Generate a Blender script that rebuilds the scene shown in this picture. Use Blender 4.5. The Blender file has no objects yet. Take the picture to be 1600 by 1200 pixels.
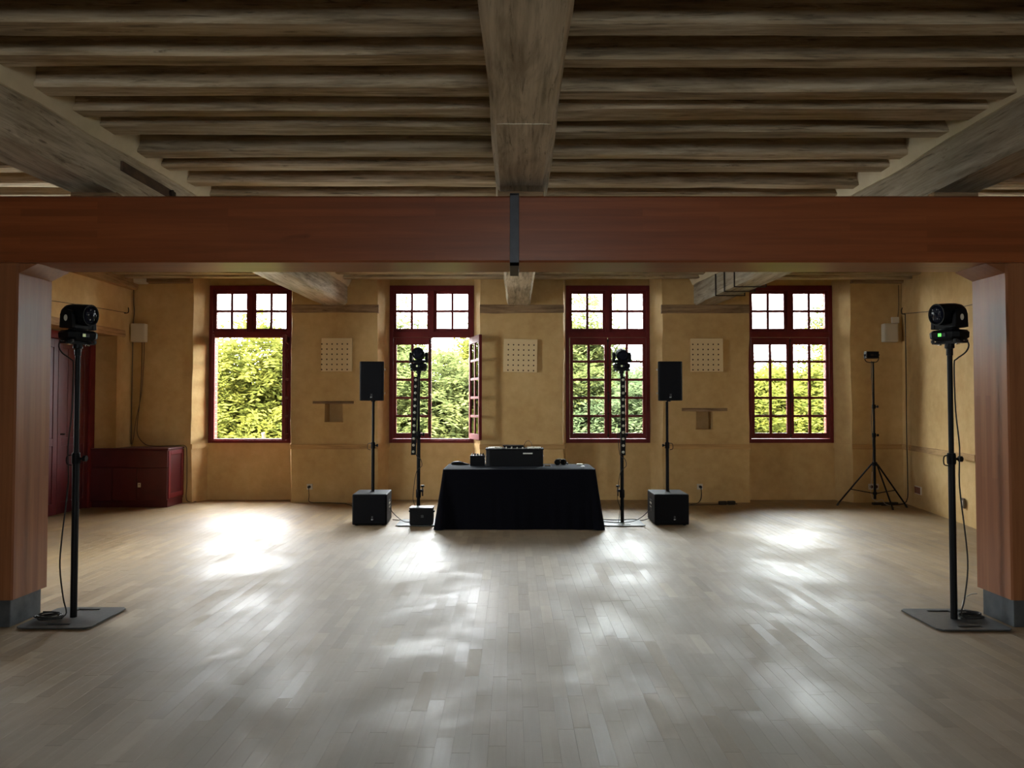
import bpy, bmesh, math, random
import numpy as np
from mathutils import Vector, Matrix

S = bpy.context.scene
C = S.collection
R = math.radians
PI = math.pi

# ------------------------------------------------------------------ camera, world, sun, exposure
EYE = 1.44
cam_d = bpy.data.cameras.new('camera')
cam_d.sensor_width = 36.0
cam_d.lens = 1150.0 / 1600.0 * 36.0
cam_d.clip_start = 0.05
cam_d.clip_end = 300
cam = bpy.data.objects.new('camera', cam_d)
C.objects.link(cam)
cam.location = (0, 0, EYE)
cam.rotation_euler = (R(90 + 1.594), 0, 0)
S.camera = cam

w = bpy.data.worlds.new('sky')
S.world = w
w.use_nodes = True
wn = w.node_tree.nodes['Background']
wn.inputs[0].default_value = (0.93, 0.97, 1.0, 1)
wn.inputs[1].default_value = 22.0

sun_d = bpy.data.lights.new('sun', 'SUN')
sun_d.energy = 62.0
sun_d.angle = R(3)
sun_d.color = (1.0, 0.93, 0.78)
sun = bpy.data.objects.new('sun', sun_d)
C.objects.link(sun)
sun.rotation_euler = Vector((0.22, 0.72, -0.88)).to_track_quat('-Z', 'Y').to_euler()

S.view_settings.view_transform = 'Standard'
S.view_settings.look = 'None'
S.view_settings.gamma = 1.0
S.view_settings.use_curve_mapping = False
S.view_settings.exposure = 1.08
S.cycles.max_bounces = 12
S.cycles.diffuse_bounces = 7
S.cycles.glossy_bounces = 4
S.cycles.transparent_max_bounces = 16
S.cycles.sample_clamp_indirect = 12.0
S.cycles.caustics_reflective = False

def portal(x, y, z, sx, sz, into):
    """marks a window opening so the renderer samples the sky through it; gives no light of its own"""
    l = bpy.data.lights.new('portal', 'AREA')
    l.shape = 'RECTANGLE'
    l.size = sx
    l.size_y = sz
    l.cycles.is_portal = True
    o = bpy.data.objects.new('portal', l)
    C.objects.link(o)
    o.location = (x, y, z)
    o.rotation_euler = (R(-90), 0, 0) if into < 0 else (R(90), 0, 0)
    return o

# ------------------------------------------------------------------ helpers
def wob(seed):
    """smooth 1-D noise, about -1..1"""
    r = random.Random(seed)
    k = [(r.uniform(.6, 1.4) * f, r.uniform(0, 6.28), a) for f, a in ((1.3, .5), (2.9, .3), (6.1, .2), (11., .1))]
    return lambda t: sum(a * math.sin(f * t + p) for f, p, a in k)

class MB:
    def __init__(s):
        s.v = []; s.f = []
    def add(s, vs, fs):
        n = len(s.v)
        s.v += [tuple(v) for v in vs]
        s.f += [tuple(i + n for i in f) for f in fs]
        return s
    def box(s, x0, x1, y0, y1, z0, z1, M=None):
        vs = [Vector((x, y, z)) for z in (z0, z1) for y in (y0, y1) for x in (x0, x1)]
        if M: vs = [M @ v for v in vs]
        return s.add(vs, [(0, 2, 3, 1), (4, 5, 7, 6), (0, 1, 5, 4), (2, 6, 7, 3), (0, 4, 6, 2), (1, 3, 7, 5)])
    def prism(s, poly, axis, a0, a1):
        """polygon extruded along an axis; poly in the other two coordinates"""
        def P(p, a):
            return {'x': (a, p[0], p[1]), 'y': (p[0], a, p[1]), 'z': (p[0], p[1], a)}[axis]
        n = len(poly)
        vs = [P(p, a0) for p in poly] + [P(p, a1) for p in poly]
        fs = [tuple(range(n)), tuple(range(2 * n - 1, n - 1, -1))]
        fs += [(i, i + n, (i + 1) % n + n, (i + 1) % n) for i in range(n)]
        return s.add(vs, fs)
    def cyl(s, p0, p1, r0, r1=None, n=14, caps=True):
        r1 = r0 if r1 is None else r1
        p0 = Vector(p0); p1 = Vector(p1)
        d = (p1 - p0).normalized()
        a = d.orthogonal().normalized(); b = d.cross(a)
        vs = []
        for p, r in ((p0, r0), (p1, r1)):
            vs += [p + (a * math.cos(2 * PI * i / n) + b * math.sin(2 * PI * i / n)) * r for i in range(n)]
        fs = [(i, (i + 1) % n, (i + 1) % n + n, i + n) for i in range(n)]
        if caps: fs += [tuple(range(n - 1, -1, -1)), tuple(range(n, 2 * n))]
        return s.add(vs, fs)
    def lathe(s, prof, n=20, M=None):
        """profile of (radius, height) about z"""
        vs = []
        for r, z in prof:
            vs += [Vector((r * math.cos(2 * PI * i / n), r * math.sin(2 * PI * i / n), z)) for i in range(n)]
        if M: vs = [M @ v for v in vs]
        fs = []
        for k in range(len(prof) - 1):
            fs += [(k * n + i, k * n + (i + 1) % n, (k + 1) * n + (i + 1) % n, (k + 1) * n + i) for i in range(n)]
        fs += [tuple(range(n - 1, -1, -1)), tuple((len(prof) - 1) * n + i for i in range(n))]
        return s.add(vs, fs)
    def tube(s, pts, r, n=7, smooth=4):
        P = [Vector(p) for p in pts]
        if smooth and len(P) > 2:
            Q = []
            for i in range(len(P) - 1):
                a = P[max(i - 1, 0)]; b = P[i]; c = P[i + 1]; d = P[min(i + 2, len(P) - 1)]
                for k in range(smooth):
                    t = k / smooth
                    Q.append(.5 * ((2 * b) + (c - a) * t + (2 * a - 5 * b + 4 * c - d) * t * t + (-a + 3 * b - 3 * c + d) * t ** 3))
            Q.append(P[-1]); P = Q
        vs = []; up = None
        for i, p in enumerate(P):
            d = (P[min(i + 1, len(P) - 1)] - P[max(i - 1, 0)])
            d = d.normalized() if d.length > 1e-9 else Vector((0, 0, 1))
            if up is None: up = d.orthogonal().normalized()
            up = (up - d * up.dot(d))
            up = up.normalized() if up.length > 1e-6 else d.orthogonal().normalized()
            b = d.cross(up)
            vs += [p + (up * math.cos(2 * PI * k / n) + b * math.sin(2 * PI * k / n)) * r for k in range(n)]
        fs = []
        for i in range(len(P) - 1):
            fs += [(i * n + k, i * n + (k + 1) % n, (i + 1) * n + (k + 1) % n, (i + 1) * n + k) for k in range(n)]
        m = (len(P) - 1) * n
        fs += [tuple(range(n - 1, -1, -1)), tuple(m + k for k in range(n))]
        return s.add(vs, fs)
    def xf(s, M):
        s.v = [tuple(M @ Vector(v)) for v in s.v]
        return s
    def build(s, name, mat, parent=None, smooth=None, bevel=None, kind=None, label=None):
        me = bpy.data.meshes.new(name)
        me.from_pydata(s.v, [], s.f)
        bm = bmesh.new(); bm.from_mesh(me)
        bmesh.ops.recalc_face_normals(bm, faces=bm.faces)
        bm.to_mesh(me); bm.free()
        me.materials.append(mat)
        if smooth is not None:
            me.polygons.foreach_set('use_smooth', [True] * len(me.polygons))
            me.set_sharp_from_angle(angle=R(smooth))
        o = bpy.data.objects.new(name, me)
        C.objects.link(o)
        if parent is not None: o.parent = parent
        if bevel:
            b = o.modifiers.new('bevel', 'BEVEL')
            b.width = bevel; b.segments = 2; b.limit_method = 'ANGLE'; b.angle_limit = R(40)
        if kind: o['kind'] = kind
        if label: o['label'] = label
        return o

def thing(name, label, cat, loc=(0, 0, 0), rz=0, group=None):
    o = bpy.data.objects.new(name, None)
    o.empty_display_size = .1
    C.objects.link(o)
    o.location = loc
    o.rotation_euler = (0, 0, rz)
    return tag(o, label, cat, group)

def tag(o, label, cat, group=None):
    o['label'] = label; o['category'] = cat
    if group: o['group'] = group
    return o

def struct(o):
    o['kind'] = 'structure'
    return o

def copy_tree(o, parent=None):
    c = o.copy()
    C.objects.link(c)
    c.parent = parent
    for ch in o.children: copy_tree(ch, c)
    return c

def lin(r, g, b):
    return tuple((c / 255 / 12.92 if c / 255 < .04045 else ((c / 255 + .055) / 1.055) ** 2.4) for c in (r, g, b)) + (1,)

# ------------------------------------------------------------------ materials
class NT:
    def __init__(s, name):
        s.m = bpy.data.materials.new(name); s.m.use_nodes = True
        s.t = s.m.node_tree
        s.b = s.t.nodes['Principled BSDF']
        s.out = s.t.nodes['Material Output']
    def n(s, typ, **kw):
        x = s.t.nodes.new(typ)
        for k, v in kw.items():
            if k.startswith('i_'):
                k = k[2:]
                x.inputs[int(k) if k.isdigit() else k].default_value = v
            else: setattr(x, k, v)
        return x
    def l(s, a, b): s.t.links.new(a, b)
    def ramp(s, fac, stops):
        r = s.n('ShaderNodeValToRGB')
        e = r.color_ramp.elements
        while len(e) < len(stops): e.new(.5)
        for q, (p, c) in zip(e, stops): q.position = p; q.color = c
        s.l(fac, r.inputs[0])
        return r.outputs[0]
    def coords(s, scale, rnd=True, src='Object'):
        tc = s.n('ShaderNodeTexCoord')
        mp = s.n('ShaderNodeMapping')
        mp.inputs['Scale'].default_value = scale
        v = tc.outputs[src]
        if rnd:
            oi = s.n('ShaderNodeObjectInfo')
            mu = s.n('ShaderNodeMath', operation='MULTIPLY', i_1=37.0)
            s.l(oi.outputs['Random'], mu.inputs[0])
            ad = s.n('ShaderNodeVectorMath', operation='ADD')
            s.l(v, ad.inputs[0]); s.l(mu.outputs[0], ad.inputs[1])
            v = ad.outputs[0]
        s.l(v, mp.inputs[0])
        return mp.outputs[0]
    def noise(s, vec, scale, detail=4, rough=.55, dist=0):
        x = s.n('ShaderNodeTexNoise')
        x.inputs['Scale'].default_value = scale
        x.inputs['Detail'].default_value = detail
        x.inputs['Roughness'].default_value = rough
        x.inputs['Distortion'].default_value = dist
        s.l(vec, x.inputs['Vector'])
        return x.outputs['Fac']
    def mix(s, fac, a, b, blend='MIX'):
        x = s.n('ShaderNodeMix', data_type='RGBA', blend_type=blend)
        for k, v in ((0, fac), (6, a), (7, b)):
            if isinstance(v, bpy.types.NodeSocket): s.l(v, x.inputs[k])
            else: x.inputs[k].default_value = v
        return x.outputs[2]
    def bump(s, h, strength=.3, dist=.01):
        x = s.n('ShaderNodeBump')
        x.inputs['Strength'].default_value = strength
        x.inputs['Distance'].default_value = dist
        s.l(h, x.inputs['Height']); s.l(x.outputs[0], s.b.inputs['Normal'])

def plain(name, col, rough=.5, metal=0., spec=.5):
    q = NT(name)
    q.b.inputs['Base Color'].default_value = col
    q.b.inputs['Roughness'].default_value = rough
    q.b.inputs['Metallic'].default_value = metal
    q.b.inputs['Specular IOR Level'].default_value = spec
    return q.m

def speckled(name, c1, c2, scale, rough=.5, bump=.15, metal=0., spec=.5):
    q = NT(name)
    v = q.coords((1, 1, 1))
    f = q.noise(v, scale, 5)
    q.l(q.ramp(f, [(.3, c1), (.7, c2)]), q.b.inputs['Base Color'])
    q.b.inputs['Roughness'].default_value = rough
    q.b.inputs['Metallic'].default_value = metal
    q.b.inputs['Specular IOR Level'].default_value = spec
    q.bump(f, bump, .004)
    return q.m

def wood(name, axis, cols, along=.9, across=16., rough=.7, bump=.5, spec=.3, cracks=True, patch=.35):
    q = NT(name)
    sc = {'x': (along, across, across), 'y': (across, along, across), 'z': (across, across, along)}[axis]
    v = q.coords(sc)
    f = q.noise(v, 1.0, 7, .62, .4)
    g = q.noise(v, 5.0, 4, .6)
    f2 = q.noise(q.coords(tuple(c_ * 2.4 for c_ in sc)), 1.0, 5, .65, .2)
    f = q.mix(.45, f, f2)
    base = q.ramp(f, [(.36, cols[0]), (.48, cols[1]), (.60, cols[2])])
    blot = q.noise(q.coords({'x': (1.6, 7, 7), 'y': (7, 1.6, 7), 'z': (7, 7, 1.6)}[axis]), 1.0, 4, .6, .8)
    base = q.mix(.75, base, q.ramp(blot, [(.30, (.5, .46, .42, 1)), (.46, (1, 1, 1, 1))]), 'MULTIPLY')
    v2 = q.coords((1, 1, 1))
    p = q.noise(v2, 2.2, 3, .5)
    pf = q.ramp(p, [(.35, (0, 0, 0, 1)), (.7, (1, 1, 1, 1))])
    base = q.mix(pf, base, q.mix(patch, base, cols[3] if len(cols) > 3 else cols[1]))
    if cracks:
        cr = q.ramp(q.noise(q.coords(tuple(c_ * .8 for c_ in sc)), 3.2, 5, .7, 1.2), [(.33, (.28, .26, .24, 1)), (.43, (1, 1, 1, 1))])
        base = q.mix(.8, base, cr, 'MULTIPLY')
    oi = q.n('ShaderNodeObjectInfo')
    vr = q.n('ShaderNodeMapRange', i_3=.82, i_4=1.16)
    q.l(oi.outputs['Random'], vr.inputs[0])
    base2 = q.n('ShaderNodeVectorMath', operation='SCALE')
    q.l(base, base2.inputs[0]); q.l(vr.outputs[0], base2.inputs['Scale'])
    q.l(base2.outputs[0], q.b.inputs['Base Color'])
    q.b.inputs['Roughness'].default_value = rough
    q.b.inputs['Specular IOR Level'].default_value = spec
    ad = q.n('ShaderNodeMath', operation='ADD')
    q.l(f, ad.inputs[0]); q.l(g, ad.inputs[1])
    q.bump(ad.outputs[0], bump, .008)
    return q.m

def glulam(name, axis, cols, stave, length, rough, spec):
    """glued staves: long bricks along the axis, each stave a little different"""
    q = NT(name)
    tc = q.n('ShaderNodeTexCoord')
    sp = q.n('ShaderNodeSeparateXYZ'); q.l(tc.outputs['Object'], sp.inputs[0])
    cb = q.n('ShaderNodeCombineXYZ')
    if axis == 'x':
        q.l(sp.outputs[0], cb.inputs[0])
        ad = q.n('ShaderNodeMath', operation='ADD'); q.l(sp.outputs[1], ad.inputs[0]); q.l(sp.outputs[2], ad.inputs[1])
        q.l(ad.outputs[0], cb.inputs[1])
    else:
        q.l(sp.outputs[2], cb.inputs[0])
        ad = q.n('ShaderNodeMath', operation='ADD'); q.l(sp.outputs[0], ad.inputs[0]); q.l(sp.outputs[1], ad.inputs[1])
        q.l(ad.outputs[0], cb.inputs[1])
    br = q.n('ShaderNodeTexBrick', offset=.37)
    br.inputs['Color1'].default_value = (0, 0, 0, 1); br.inputs['Color2'].default_value = (1, 1, 1, 1)
    br.inputs['Mortar'].default_value = (.5, .5, .5, 1)
    br.inputs['Scale'].default_value = 1.0
    br.inputs['Mortar Size'].default_value = .0006
    br.inputs['Brick Width'].default_value = length
    br.inputs['Row Height'].default_value = stave
    q.l(cb.outputs[0], br.inputs['Vector'])
    sc = {'x': (1.2, 26, 26), 'z': (26, 26, 1.2)}[axis]
    v = q.coords(sc)
    g = q.noise(v, 1.0, 6, .6, .5)
    q.b.inputs['Coat Weight'].default_value = .8
    q.b.inputs['Coat Roughness'].default_value = .30
    q.b.inputs['Coat IOR'].default_value = 1.38
    tone = q.mix(.26, g, br.outputs['Color'])
    base = q.ramp(tone, [(.2, cols[0]), (.5, cols[1]), (.8, cols[2])])
    kn = q.noise(q.coords((2.5, 9, 9) if axis == 'x' else (9, 9, 2.5)), 1.0, 2, .4)
    kr = q.ramp(kn, [(.17, (.5, .42, .38, 1)), (.24, (1, 1, 1, 1))])
    base = q.mix(.8, base, kr, 'MULTIPLY')
    q.l(base, q.b.inputs['Base Color'])
    q.b.inputs['Roughness'].default_value = rough
    q.b.inputs['Specular IOR Level'].default_value = spec
    q.bump(g, .12, .003)
    return q.m

def plaster(name, c1, c2, c3, bump=.35):
    q = NT(name)
    v = q.coords((1, 1, 1), rnd=False)
    f = q.noise(v, 1.1, 6, .6, .3)
    g = q.noise(v, 7.0, 5, .6)
    tone = q.mix(.4, f, g)
    q.l(q.ramp(tone, [(.34, c1), (.5, c2), (.66, c3)]), q.b.inputs['Base Color'])
    q.b.inputs['Roughness'].default_value = .85
    q.b.inputs['Specular IOR Level'].default_value = .2
    h = q.mix(.35, f, q.noise(v, 22., 4, .6))
    q.bump(h, bump, .02)
    return q.m

M = {}
M['plaster'] = plaster('ochre_plaster', lin(186, 152, 100), lin(200, 167, 114), lin(212, 181, 129))
M['dado'] = plaster('olive_plaster', lin(168, 132, 70), lin(184, 148, 84), lin(198, 162, 98))
M['infill'] = plaster('grey_plaster', lin(204, 190, 160), lin(216, 203, 174), lin(228, 216, 190))
OAK = [lin(104, 90, 72), lin(168, 150, 124), lin(204, 188, 162), lin(178, 154, 118)]
M['joist'] = wood('weathered_joist_wood', 'x', OAK, 1.0, 15, .75, .55)
M['beam_wood'] = wood('weathered_beam_wood', 'y', [lin(122, 112, 96), lin(174, 162, 142), lin(202, 190, 170), lin(186, 170, 144)], .9, 13, .75, .6)
M['old_timber'] = wood('old_wall_timber', 'x', [lin(104, 78, 54), lin(142, 114, 84), lin(170, 142, 108)], 1.2, 18, .8, .5)
M['old_timber_y'] = wood('old_side_timber', 'y', [lin(120, 90, 60), lin(170, 136, 94), lin(192, 158, 112)], 1.2, 18, .8, .5)
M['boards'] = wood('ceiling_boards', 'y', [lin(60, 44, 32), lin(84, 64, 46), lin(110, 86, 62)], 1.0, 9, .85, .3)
M['rail'] = wood('pale_rail_wood', 'x', [lin(160, 122, 74), lin(178, 140, 88), lin(192, 154, 100)], 1., 22, .6, .1, cracks=False)
M['rail_y'] = wood('pale_rail_wood_side', 'y', [lin(160, 122, 74), lin(178, 140, 88), lin(192, 154, 100)], 1., 22, .6, .1, cracks=False)
M['cross'] = glulam('varnished_crossbeam', 'x', [lin(108, 55, 27), lin(127, 66, 34), lin(146, 81, 44)], .047, 1.35, .5, .15)
M['pillar'] = glulam('varnished_pillar', 'z', [lin(110, 64, 38), lin(130, 80, 50), lin(150, 98, 64)], .055, 1.5, .5, .15)
M['red'] = speckled('oxblood_paint', lin(98, 28, 30), lin(116, 38, 38), 5., .55, .1, spec=.25)
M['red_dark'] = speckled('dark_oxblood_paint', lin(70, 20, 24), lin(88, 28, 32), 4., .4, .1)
M['steel'] = speckled('dark_raw_steel', lin(58, 62, 66), lin(86, 90, 94), 9., .5, .12, .3)
M['strap'] = speckled('blackened_steel', lin(36, 38, 44), lin(56, 58, 64), 9., .45, .1, .3)
M['plate'] = speckled('powder_coated_plate', lin(48, 49, 50), lin(66, 67, 68), 30., .45, .1)
M['black'] = plain('black_plastic', (.004, .004, .005, 1), .5, 0., .1)
M['black_metal'] = plain('black_metal', (.006, .006, .007, 1), .45, 0., .12)
M['grille'] = speckled('black_grille', (.002, .002, .003, 1), (.006, .006, .008, 1), 260., .7, .3, spec=.1)
M['cabinet_black'] = speckled('black_textured_paint', (.004, .004, .005, 1), (.008, .008, .010, 1), 120., .6, .25, spec=.12)
M['cloth'] = speckled('black_cloth', (.0025, .0025, .004, 1), (.005, .005, .008, 1), 320., .85, .2, spec=.12)
_b = M['cloth'].node_tree.nodes['Principled BSDF']
_b.inputs['Specular IOR Level'].default_value = .03
_b.inputs['Sheen Weight'].default_value = .05
_b.inputs['Sheen Roughness'].default_value = .35
_b.inputs['Sheen Tint'].default_value = (.8, .88, 1, 1)
M['rubber'] = plain('black_rubber', (.01, .01, .01, 1), .6)
M['chrome'] = plain('chrome', (.7, .7, .7, 1), .2, 1.)
M['silver'] = plain('silver_plate', (.62, .6, .52, 1), .4, .3)
M['white'] = plain('white_plastic', lin(205, 196, 178), .5)
M['whiter'] = plain('white_mark', (.8, .8, .8, 1), .5)
M['panel'] = plain('cream_panel', lin(222, 196, 150), .7)
M['hole'] = plain('dark_hole', lin(70, 40, 28), .9)
M['copper'] = plain('copper_socket', lin(120, 58, 36), .5)
M['lens'] = plain('lens_glass', (.006, .007, .014, 1), .2, 0., .12)
M['led'] = plain('led_lens', lin(172, 172, 156), .3)
M['cable_grey'] = plain('grey_cable', lin(92, 74, 52), .6)
M['cable_white'] = plain('pale_cable', lin(190, 185, 178), .5)
M['iron'] = plain('dark_iron', lin(44, 32, 26), .6, .5)
M['rust'] = speckled('rusty_iron', lin(66, 50, 38), lin(92, 70, 52), 14., .8, .3)
M['bark'] = wood('tree_bark', 'z', [lin(50, 40, 30), lin(74, 60, 46), lin(96, 80, 62)], 1.5, 12, .9, .6)
M['phone_dark'] = plain('dark_glass_phone', (.02, .02, .02, 1), .15)
def emitter(name, col, e):
    q = NT(name)
    q.b.inputs['Base Color'].default_value = col
    q.b.inputs['Emission Color'].default_value = col
    q.b.inputs['Emission Strength'].default_value = e
    return q.m
M['screen_green'] = emitter('green_display', (.1, .9, .08, 1), 1.2)
M['screen_pale'] = emitter('pale_display', (.5, .55, .3, 1), .15)
M['pilot'] = emitter('pilot_light', (.9, .95, 1, 1), 1.0)

def glass_mat():
    q = NT('window_glass')
    tr = q.n('ShaderNodeBsdfTransparent'); tr.inputs[0].default_value = (.93, .95, .94, 1)
    gl = q.n('ShaderNodeBsdfGlossy'); gl.inputs['Roughness'].default_value = .02
    fr = q.n('ShaderNodeFresnel'); fr.inputs[0].default_value = 1.35
    mx = q.n('ShaderNodeMixShader')
    q.l(fr.outputs[0], mx.inputs[0]); q.l(tr.outputs[0], mx.inputs[1]); q.l(gl.outputs[0], mx.inputs[2])
    q.l(mx.outputs[0], q.out.inputs[0])
    return q.m
M['glass'] = glass_mat()

def floor_mat():
    q = NT('worn_parquet')
    at = q.n('ShaderNodeAttribute', attribute_name='tone')
    v = q.coords((34, 1.6, 10), rnd=False)
    av = q.n('ShaderNodeVectorMath', operation='MULTIPLY_ADD')
    av.inputs[1].default_value = (1, 1, 1)
    of = q.n('ShaderNodeCombineXYZ')
    mu = q.n('ShaderNodeMath', operation='MULTIPLY', i_1=53.)
    q.l(at.outputs['Fac'], mu.inputs[0]); q.l(mu.outputs[0], of.inputs[1]); q.l(mu.outputs[0], of.inputs[2])
    q.l(v, av.inputs[0]); q.l(of.outputs[0], av.inputs[2])
    g = q.noise(av.outputs[0], 1., 6, .6, .6)
    tone = q.mix(.4, at.outputs['Fac'], g)
    base = q.ramp(tone, [(.10, lin(120, 96, 62)), (.5, lin(146, 120, 82)), (.9, lin(166, 140, 100))])
    w1 = q.coords((1, .8, 1), rnd=False)
    wear = q.noise(w1, 1.3, 7, .62, .6)
    fine = q.noise(w1, 26., 4, .65)
    wf = q.ramp(wear, [(.38, (0, 0, 0, 1)), (.62, (1, 1, 1, 1))])
    base = q.mix(q.mix(.5, (0, 0, 0, 1), wf), base, lin(138, 122, 98))
    # grey sky sheen painted into the colour, strongest towards the middle of the room
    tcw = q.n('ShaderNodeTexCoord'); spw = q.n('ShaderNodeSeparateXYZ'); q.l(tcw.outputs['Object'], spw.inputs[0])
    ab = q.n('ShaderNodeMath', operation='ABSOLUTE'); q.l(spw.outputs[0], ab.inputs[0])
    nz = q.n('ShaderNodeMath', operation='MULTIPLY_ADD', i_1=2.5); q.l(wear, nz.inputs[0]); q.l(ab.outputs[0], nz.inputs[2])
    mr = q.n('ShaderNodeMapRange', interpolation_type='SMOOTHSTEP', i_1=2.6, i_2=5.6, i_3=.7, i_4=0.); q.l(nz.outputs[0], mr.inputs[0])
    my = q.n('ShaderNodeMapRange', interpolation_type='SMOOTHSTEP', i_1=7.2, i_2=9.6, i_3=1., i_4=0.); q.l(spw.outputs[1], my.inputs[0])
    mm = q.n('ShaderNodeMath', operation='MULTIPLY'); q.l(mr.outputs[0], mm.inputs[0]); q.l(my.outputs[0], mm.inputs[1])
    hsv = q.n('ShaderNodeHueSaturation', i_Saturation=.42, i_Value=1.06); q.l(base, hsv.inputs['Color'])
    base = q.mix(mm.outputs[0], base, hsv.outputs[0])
    q.l(base, q.b.inputs['Base Color'])
    # gloss: worn patches and single planks are duller
    r1 = q.n('ShaderNodeMath', operation='MULTIPLY_ADD', i_1=.20, i_2=.33); q.l(wf, r1.inputs[0])
    r2 = q.n('ShaderNodeMath', operation='MULTIPLY_ADD', i_1=.14); q.l(fine, r2.inputs[0]); q.l(r1.outputs[0], r2.inputs[2])
    r3 = q.n('ShaderNodeMath', operation='MULTIPLY_ADD', i_1=.10); q.l(at.outputs['Fac'], r3.inputs[0]); q.l(r2.outputs[0], r3.inputs[2])
    r3.use_clamp = True
    q.l(r3.outputs[0], q.b.inputs['Roughness'])
    q.b.inputs['Specular IOR Level'].default_value = .42
    mid = q.noise(q.coords((1, .5, 1), rnd=False), 7., 5, .6, .3)
    h = q.mix(.6, g, q.mix(.5, fine, mid))
    q.bump(h, .28, .004)
    return q.m
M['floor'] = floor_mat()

def leaf_mat(name, c1, c2):
    q = NT(name)
    at = q.n('ShaderNodeAttribute', attribute_name='tone')
    col = q.ramp(at.outputs['Fac'], [(.1, c1), (.9, c2)])
    df = q.n('ShaderNodeBsdfDiffuse'); tl = q.n('ShaderNodeBsdfTranslucent')
    q.l(col, df.inputs[0]); q.l(col, tl.inputs[0])
    mx = q.n('ShaderNodeMixShader', i_0=.5)
    q.l(df.outputs[0], mx.inputs[1]); q.l(tl.outputs[0], mx.inputs[2])
    q.l(mx.outputs[0], q.out.inputs[0])
    return q.m
M['leaf_yellow'] = leaf_mat('yellow_green_leaves', (.050, .062, .014, 1), (.090, .090, .016, 1))
M['leaf_mid'] = leaf_mat('mid_green_leaves', (.044, .058, .022, 1), (.072, .080, .026, 1))
M['leaf_deep'] = leaf_mat('deep_green_leaves', (.036, .052, .026, 1), (.058, .072, .034, 1))
M['grass'] = speckled('lawn', (.012, .024, .006, 1), (.02, .034, .008, 1), 3., .9, .1)
M['brick'] = speckled('red_brick', lin(110, 44, 30), lin(140, 64, 44), 9., .85, .3)
M['mortar'] = speckled('lime_mortar', lin(150, 136, 116), lin(172, 158, 138), 20., .9, .2)

# ------------------------------------------------------------------ room shell
YP, YR = 10.84, 11.16          # face of the piers, plane of the windows
YO = 11.62                     # outer face of the wall
CEIL = 3.50
ZB = 2.91                      # underside of the old beams
JZ = 3.24                      # underside of the joists
REAR = -4.6
LX, RX = -5.60, 5.75

# floor: slab and planks
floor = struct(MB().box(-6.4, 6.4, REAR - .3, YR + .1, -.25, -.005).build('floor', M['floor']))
me = floor.data
a = me.attributes.new('tone', 'FLOAT', 'FACE'); a.data.foreach_set('value', [.5] * len(me.polygons))
rnd = random.Random(7)
planks = []
PW = .075
ncol = int(12.2 / PW)
for i in range(ncol):
    x0 = -6.1 + i * PW
    y = 1.9 - rnd.uniform(0, .45)
    while y < YR:
        L = rnd.choice((.36, .43, .43, .43, .5))
        y1 = min(y + L, YR)
        t = rnd.random()
        t = .12 + .5 * t if rnd.random() < .85 else (.0 if rnd.random() < .5 else .95)
        planks.append((x0, x0 + PW, y, y1, t, rnd.uniform(-.0003, .0003)))
        y = y1
def plank_mb(p, mb, tones):
    x0, x1, y0, y1, t, dz = p
    g = .0001; c = .0007
    z = dz; zb = dz - .0006
    vs = [(x0 + g, y0 + g, zb), (x1 - g, y0 + g, zb), (x1 - g, y1 - g, zb), (x0 + g, y1 - g, zb),
          (x0 + g + c, y0 + g + c, z), (x1 - g - c, y0 + g + c, z), (x1 - g - c, y1 - g - c, z), (x0 + g + c, y1 - g - c, z)]
    mb.add(vs, [(4, 5, 6, 7), (0, 1, 5, 4), (1, 2, 6, 5), (2, 3, 7, 6), (3, 0, 4, 7)])
    tones += [t] * 5
def plank_obj(ps, kind=None):
    mb = MB(); tones = []
    for p in ps: plank_mb(p, mb, tones)
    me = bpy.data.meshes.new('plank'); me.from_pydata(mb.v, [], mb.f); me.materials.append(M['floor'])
    a = me.attributes.new('tone', 'FLOAT', 'FACE'); a.data.foreach_set('value', tones)
    o = bpy.data.objects.new('plank', me); C.objects.link(o); o.parent = floor
    if kind: o['kind'] = kind
    return o
def in_view(p):
    yc = (p[2] + p[3]) / 2
    return p[2] > 2.75 and max(abs(p[0]), abs(p[1])) < .69 * yc
vis = sorted([p for p in planks if in_view(p)], key=lambda p: (p[2] + p[3]) / 2)[:295]
sel = set(id(p) for p in vis)
for p in vis: plank_obj([p])
o = plank_obj([p for p in planks if id(p) not in sel], 'stuff')
o.name = 'parquet_planks'

# ceiling boards, one slab with joists below
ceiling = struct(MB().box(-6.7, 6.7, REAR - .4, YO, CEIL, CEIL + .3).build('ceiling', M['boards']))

def timber(name, axis, a0, a1, b0, b1, z0, z1, mat, seed, parent=None, amp=.010, seg=.22, ch=.018, skew=0., lab=None):
    """hewn timber along x or y; b is the other horizontal coordinate; skew shifts b from start to end"""
    n = max(6, int(abs(a1 - a0) / seg))
    W = [wob(seed * 17 + k) for k in range(8)]
    prof = [(b0 + ch, z0, 0), (b1 - ch, z0, 1), (b1, z0 + ch, 2), (b1, z1 - .01, 3), (b1 - .01, z1, 4), (b0 + .01, z1, 5), (b0, z1 - .01, 6), (b0, z0 + ch, 7)]
    vs = []
    for i in range(n + 1):
        t = i / n; a = a0 + (a1 - a0) * t
        sh = skew * t
        for b, z, k in prof:
            am = amp if z < (z0 + z1) / 2 else amp * .4
            db = am * W[k](a * 1.3); dz = (am * W[(k + 3) % 8](a * 1.1 + 2)) if z < (z0 + z1) / 2 else 0
            q = b + sh + db
            vs.append((a, q, z + dz) if axis == 'x' else (q, a, z + dz))
    fs = []
    for i in range(n):
        fs += [(i * 8 + k, i * 8 + (k + 1) % 8, (i + 1) * 8 + (k + 1) % 8, (i + 1) * 8 + k) for k in range(8)]
    fs += [tuple(range(7, -1, -1)), tuple(n * 8 + k for k in range(8))]
    m = MB(); m.add(vs, fs)
    return m.build(name, mat, parent, smooth=35, label=lab)

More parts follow.
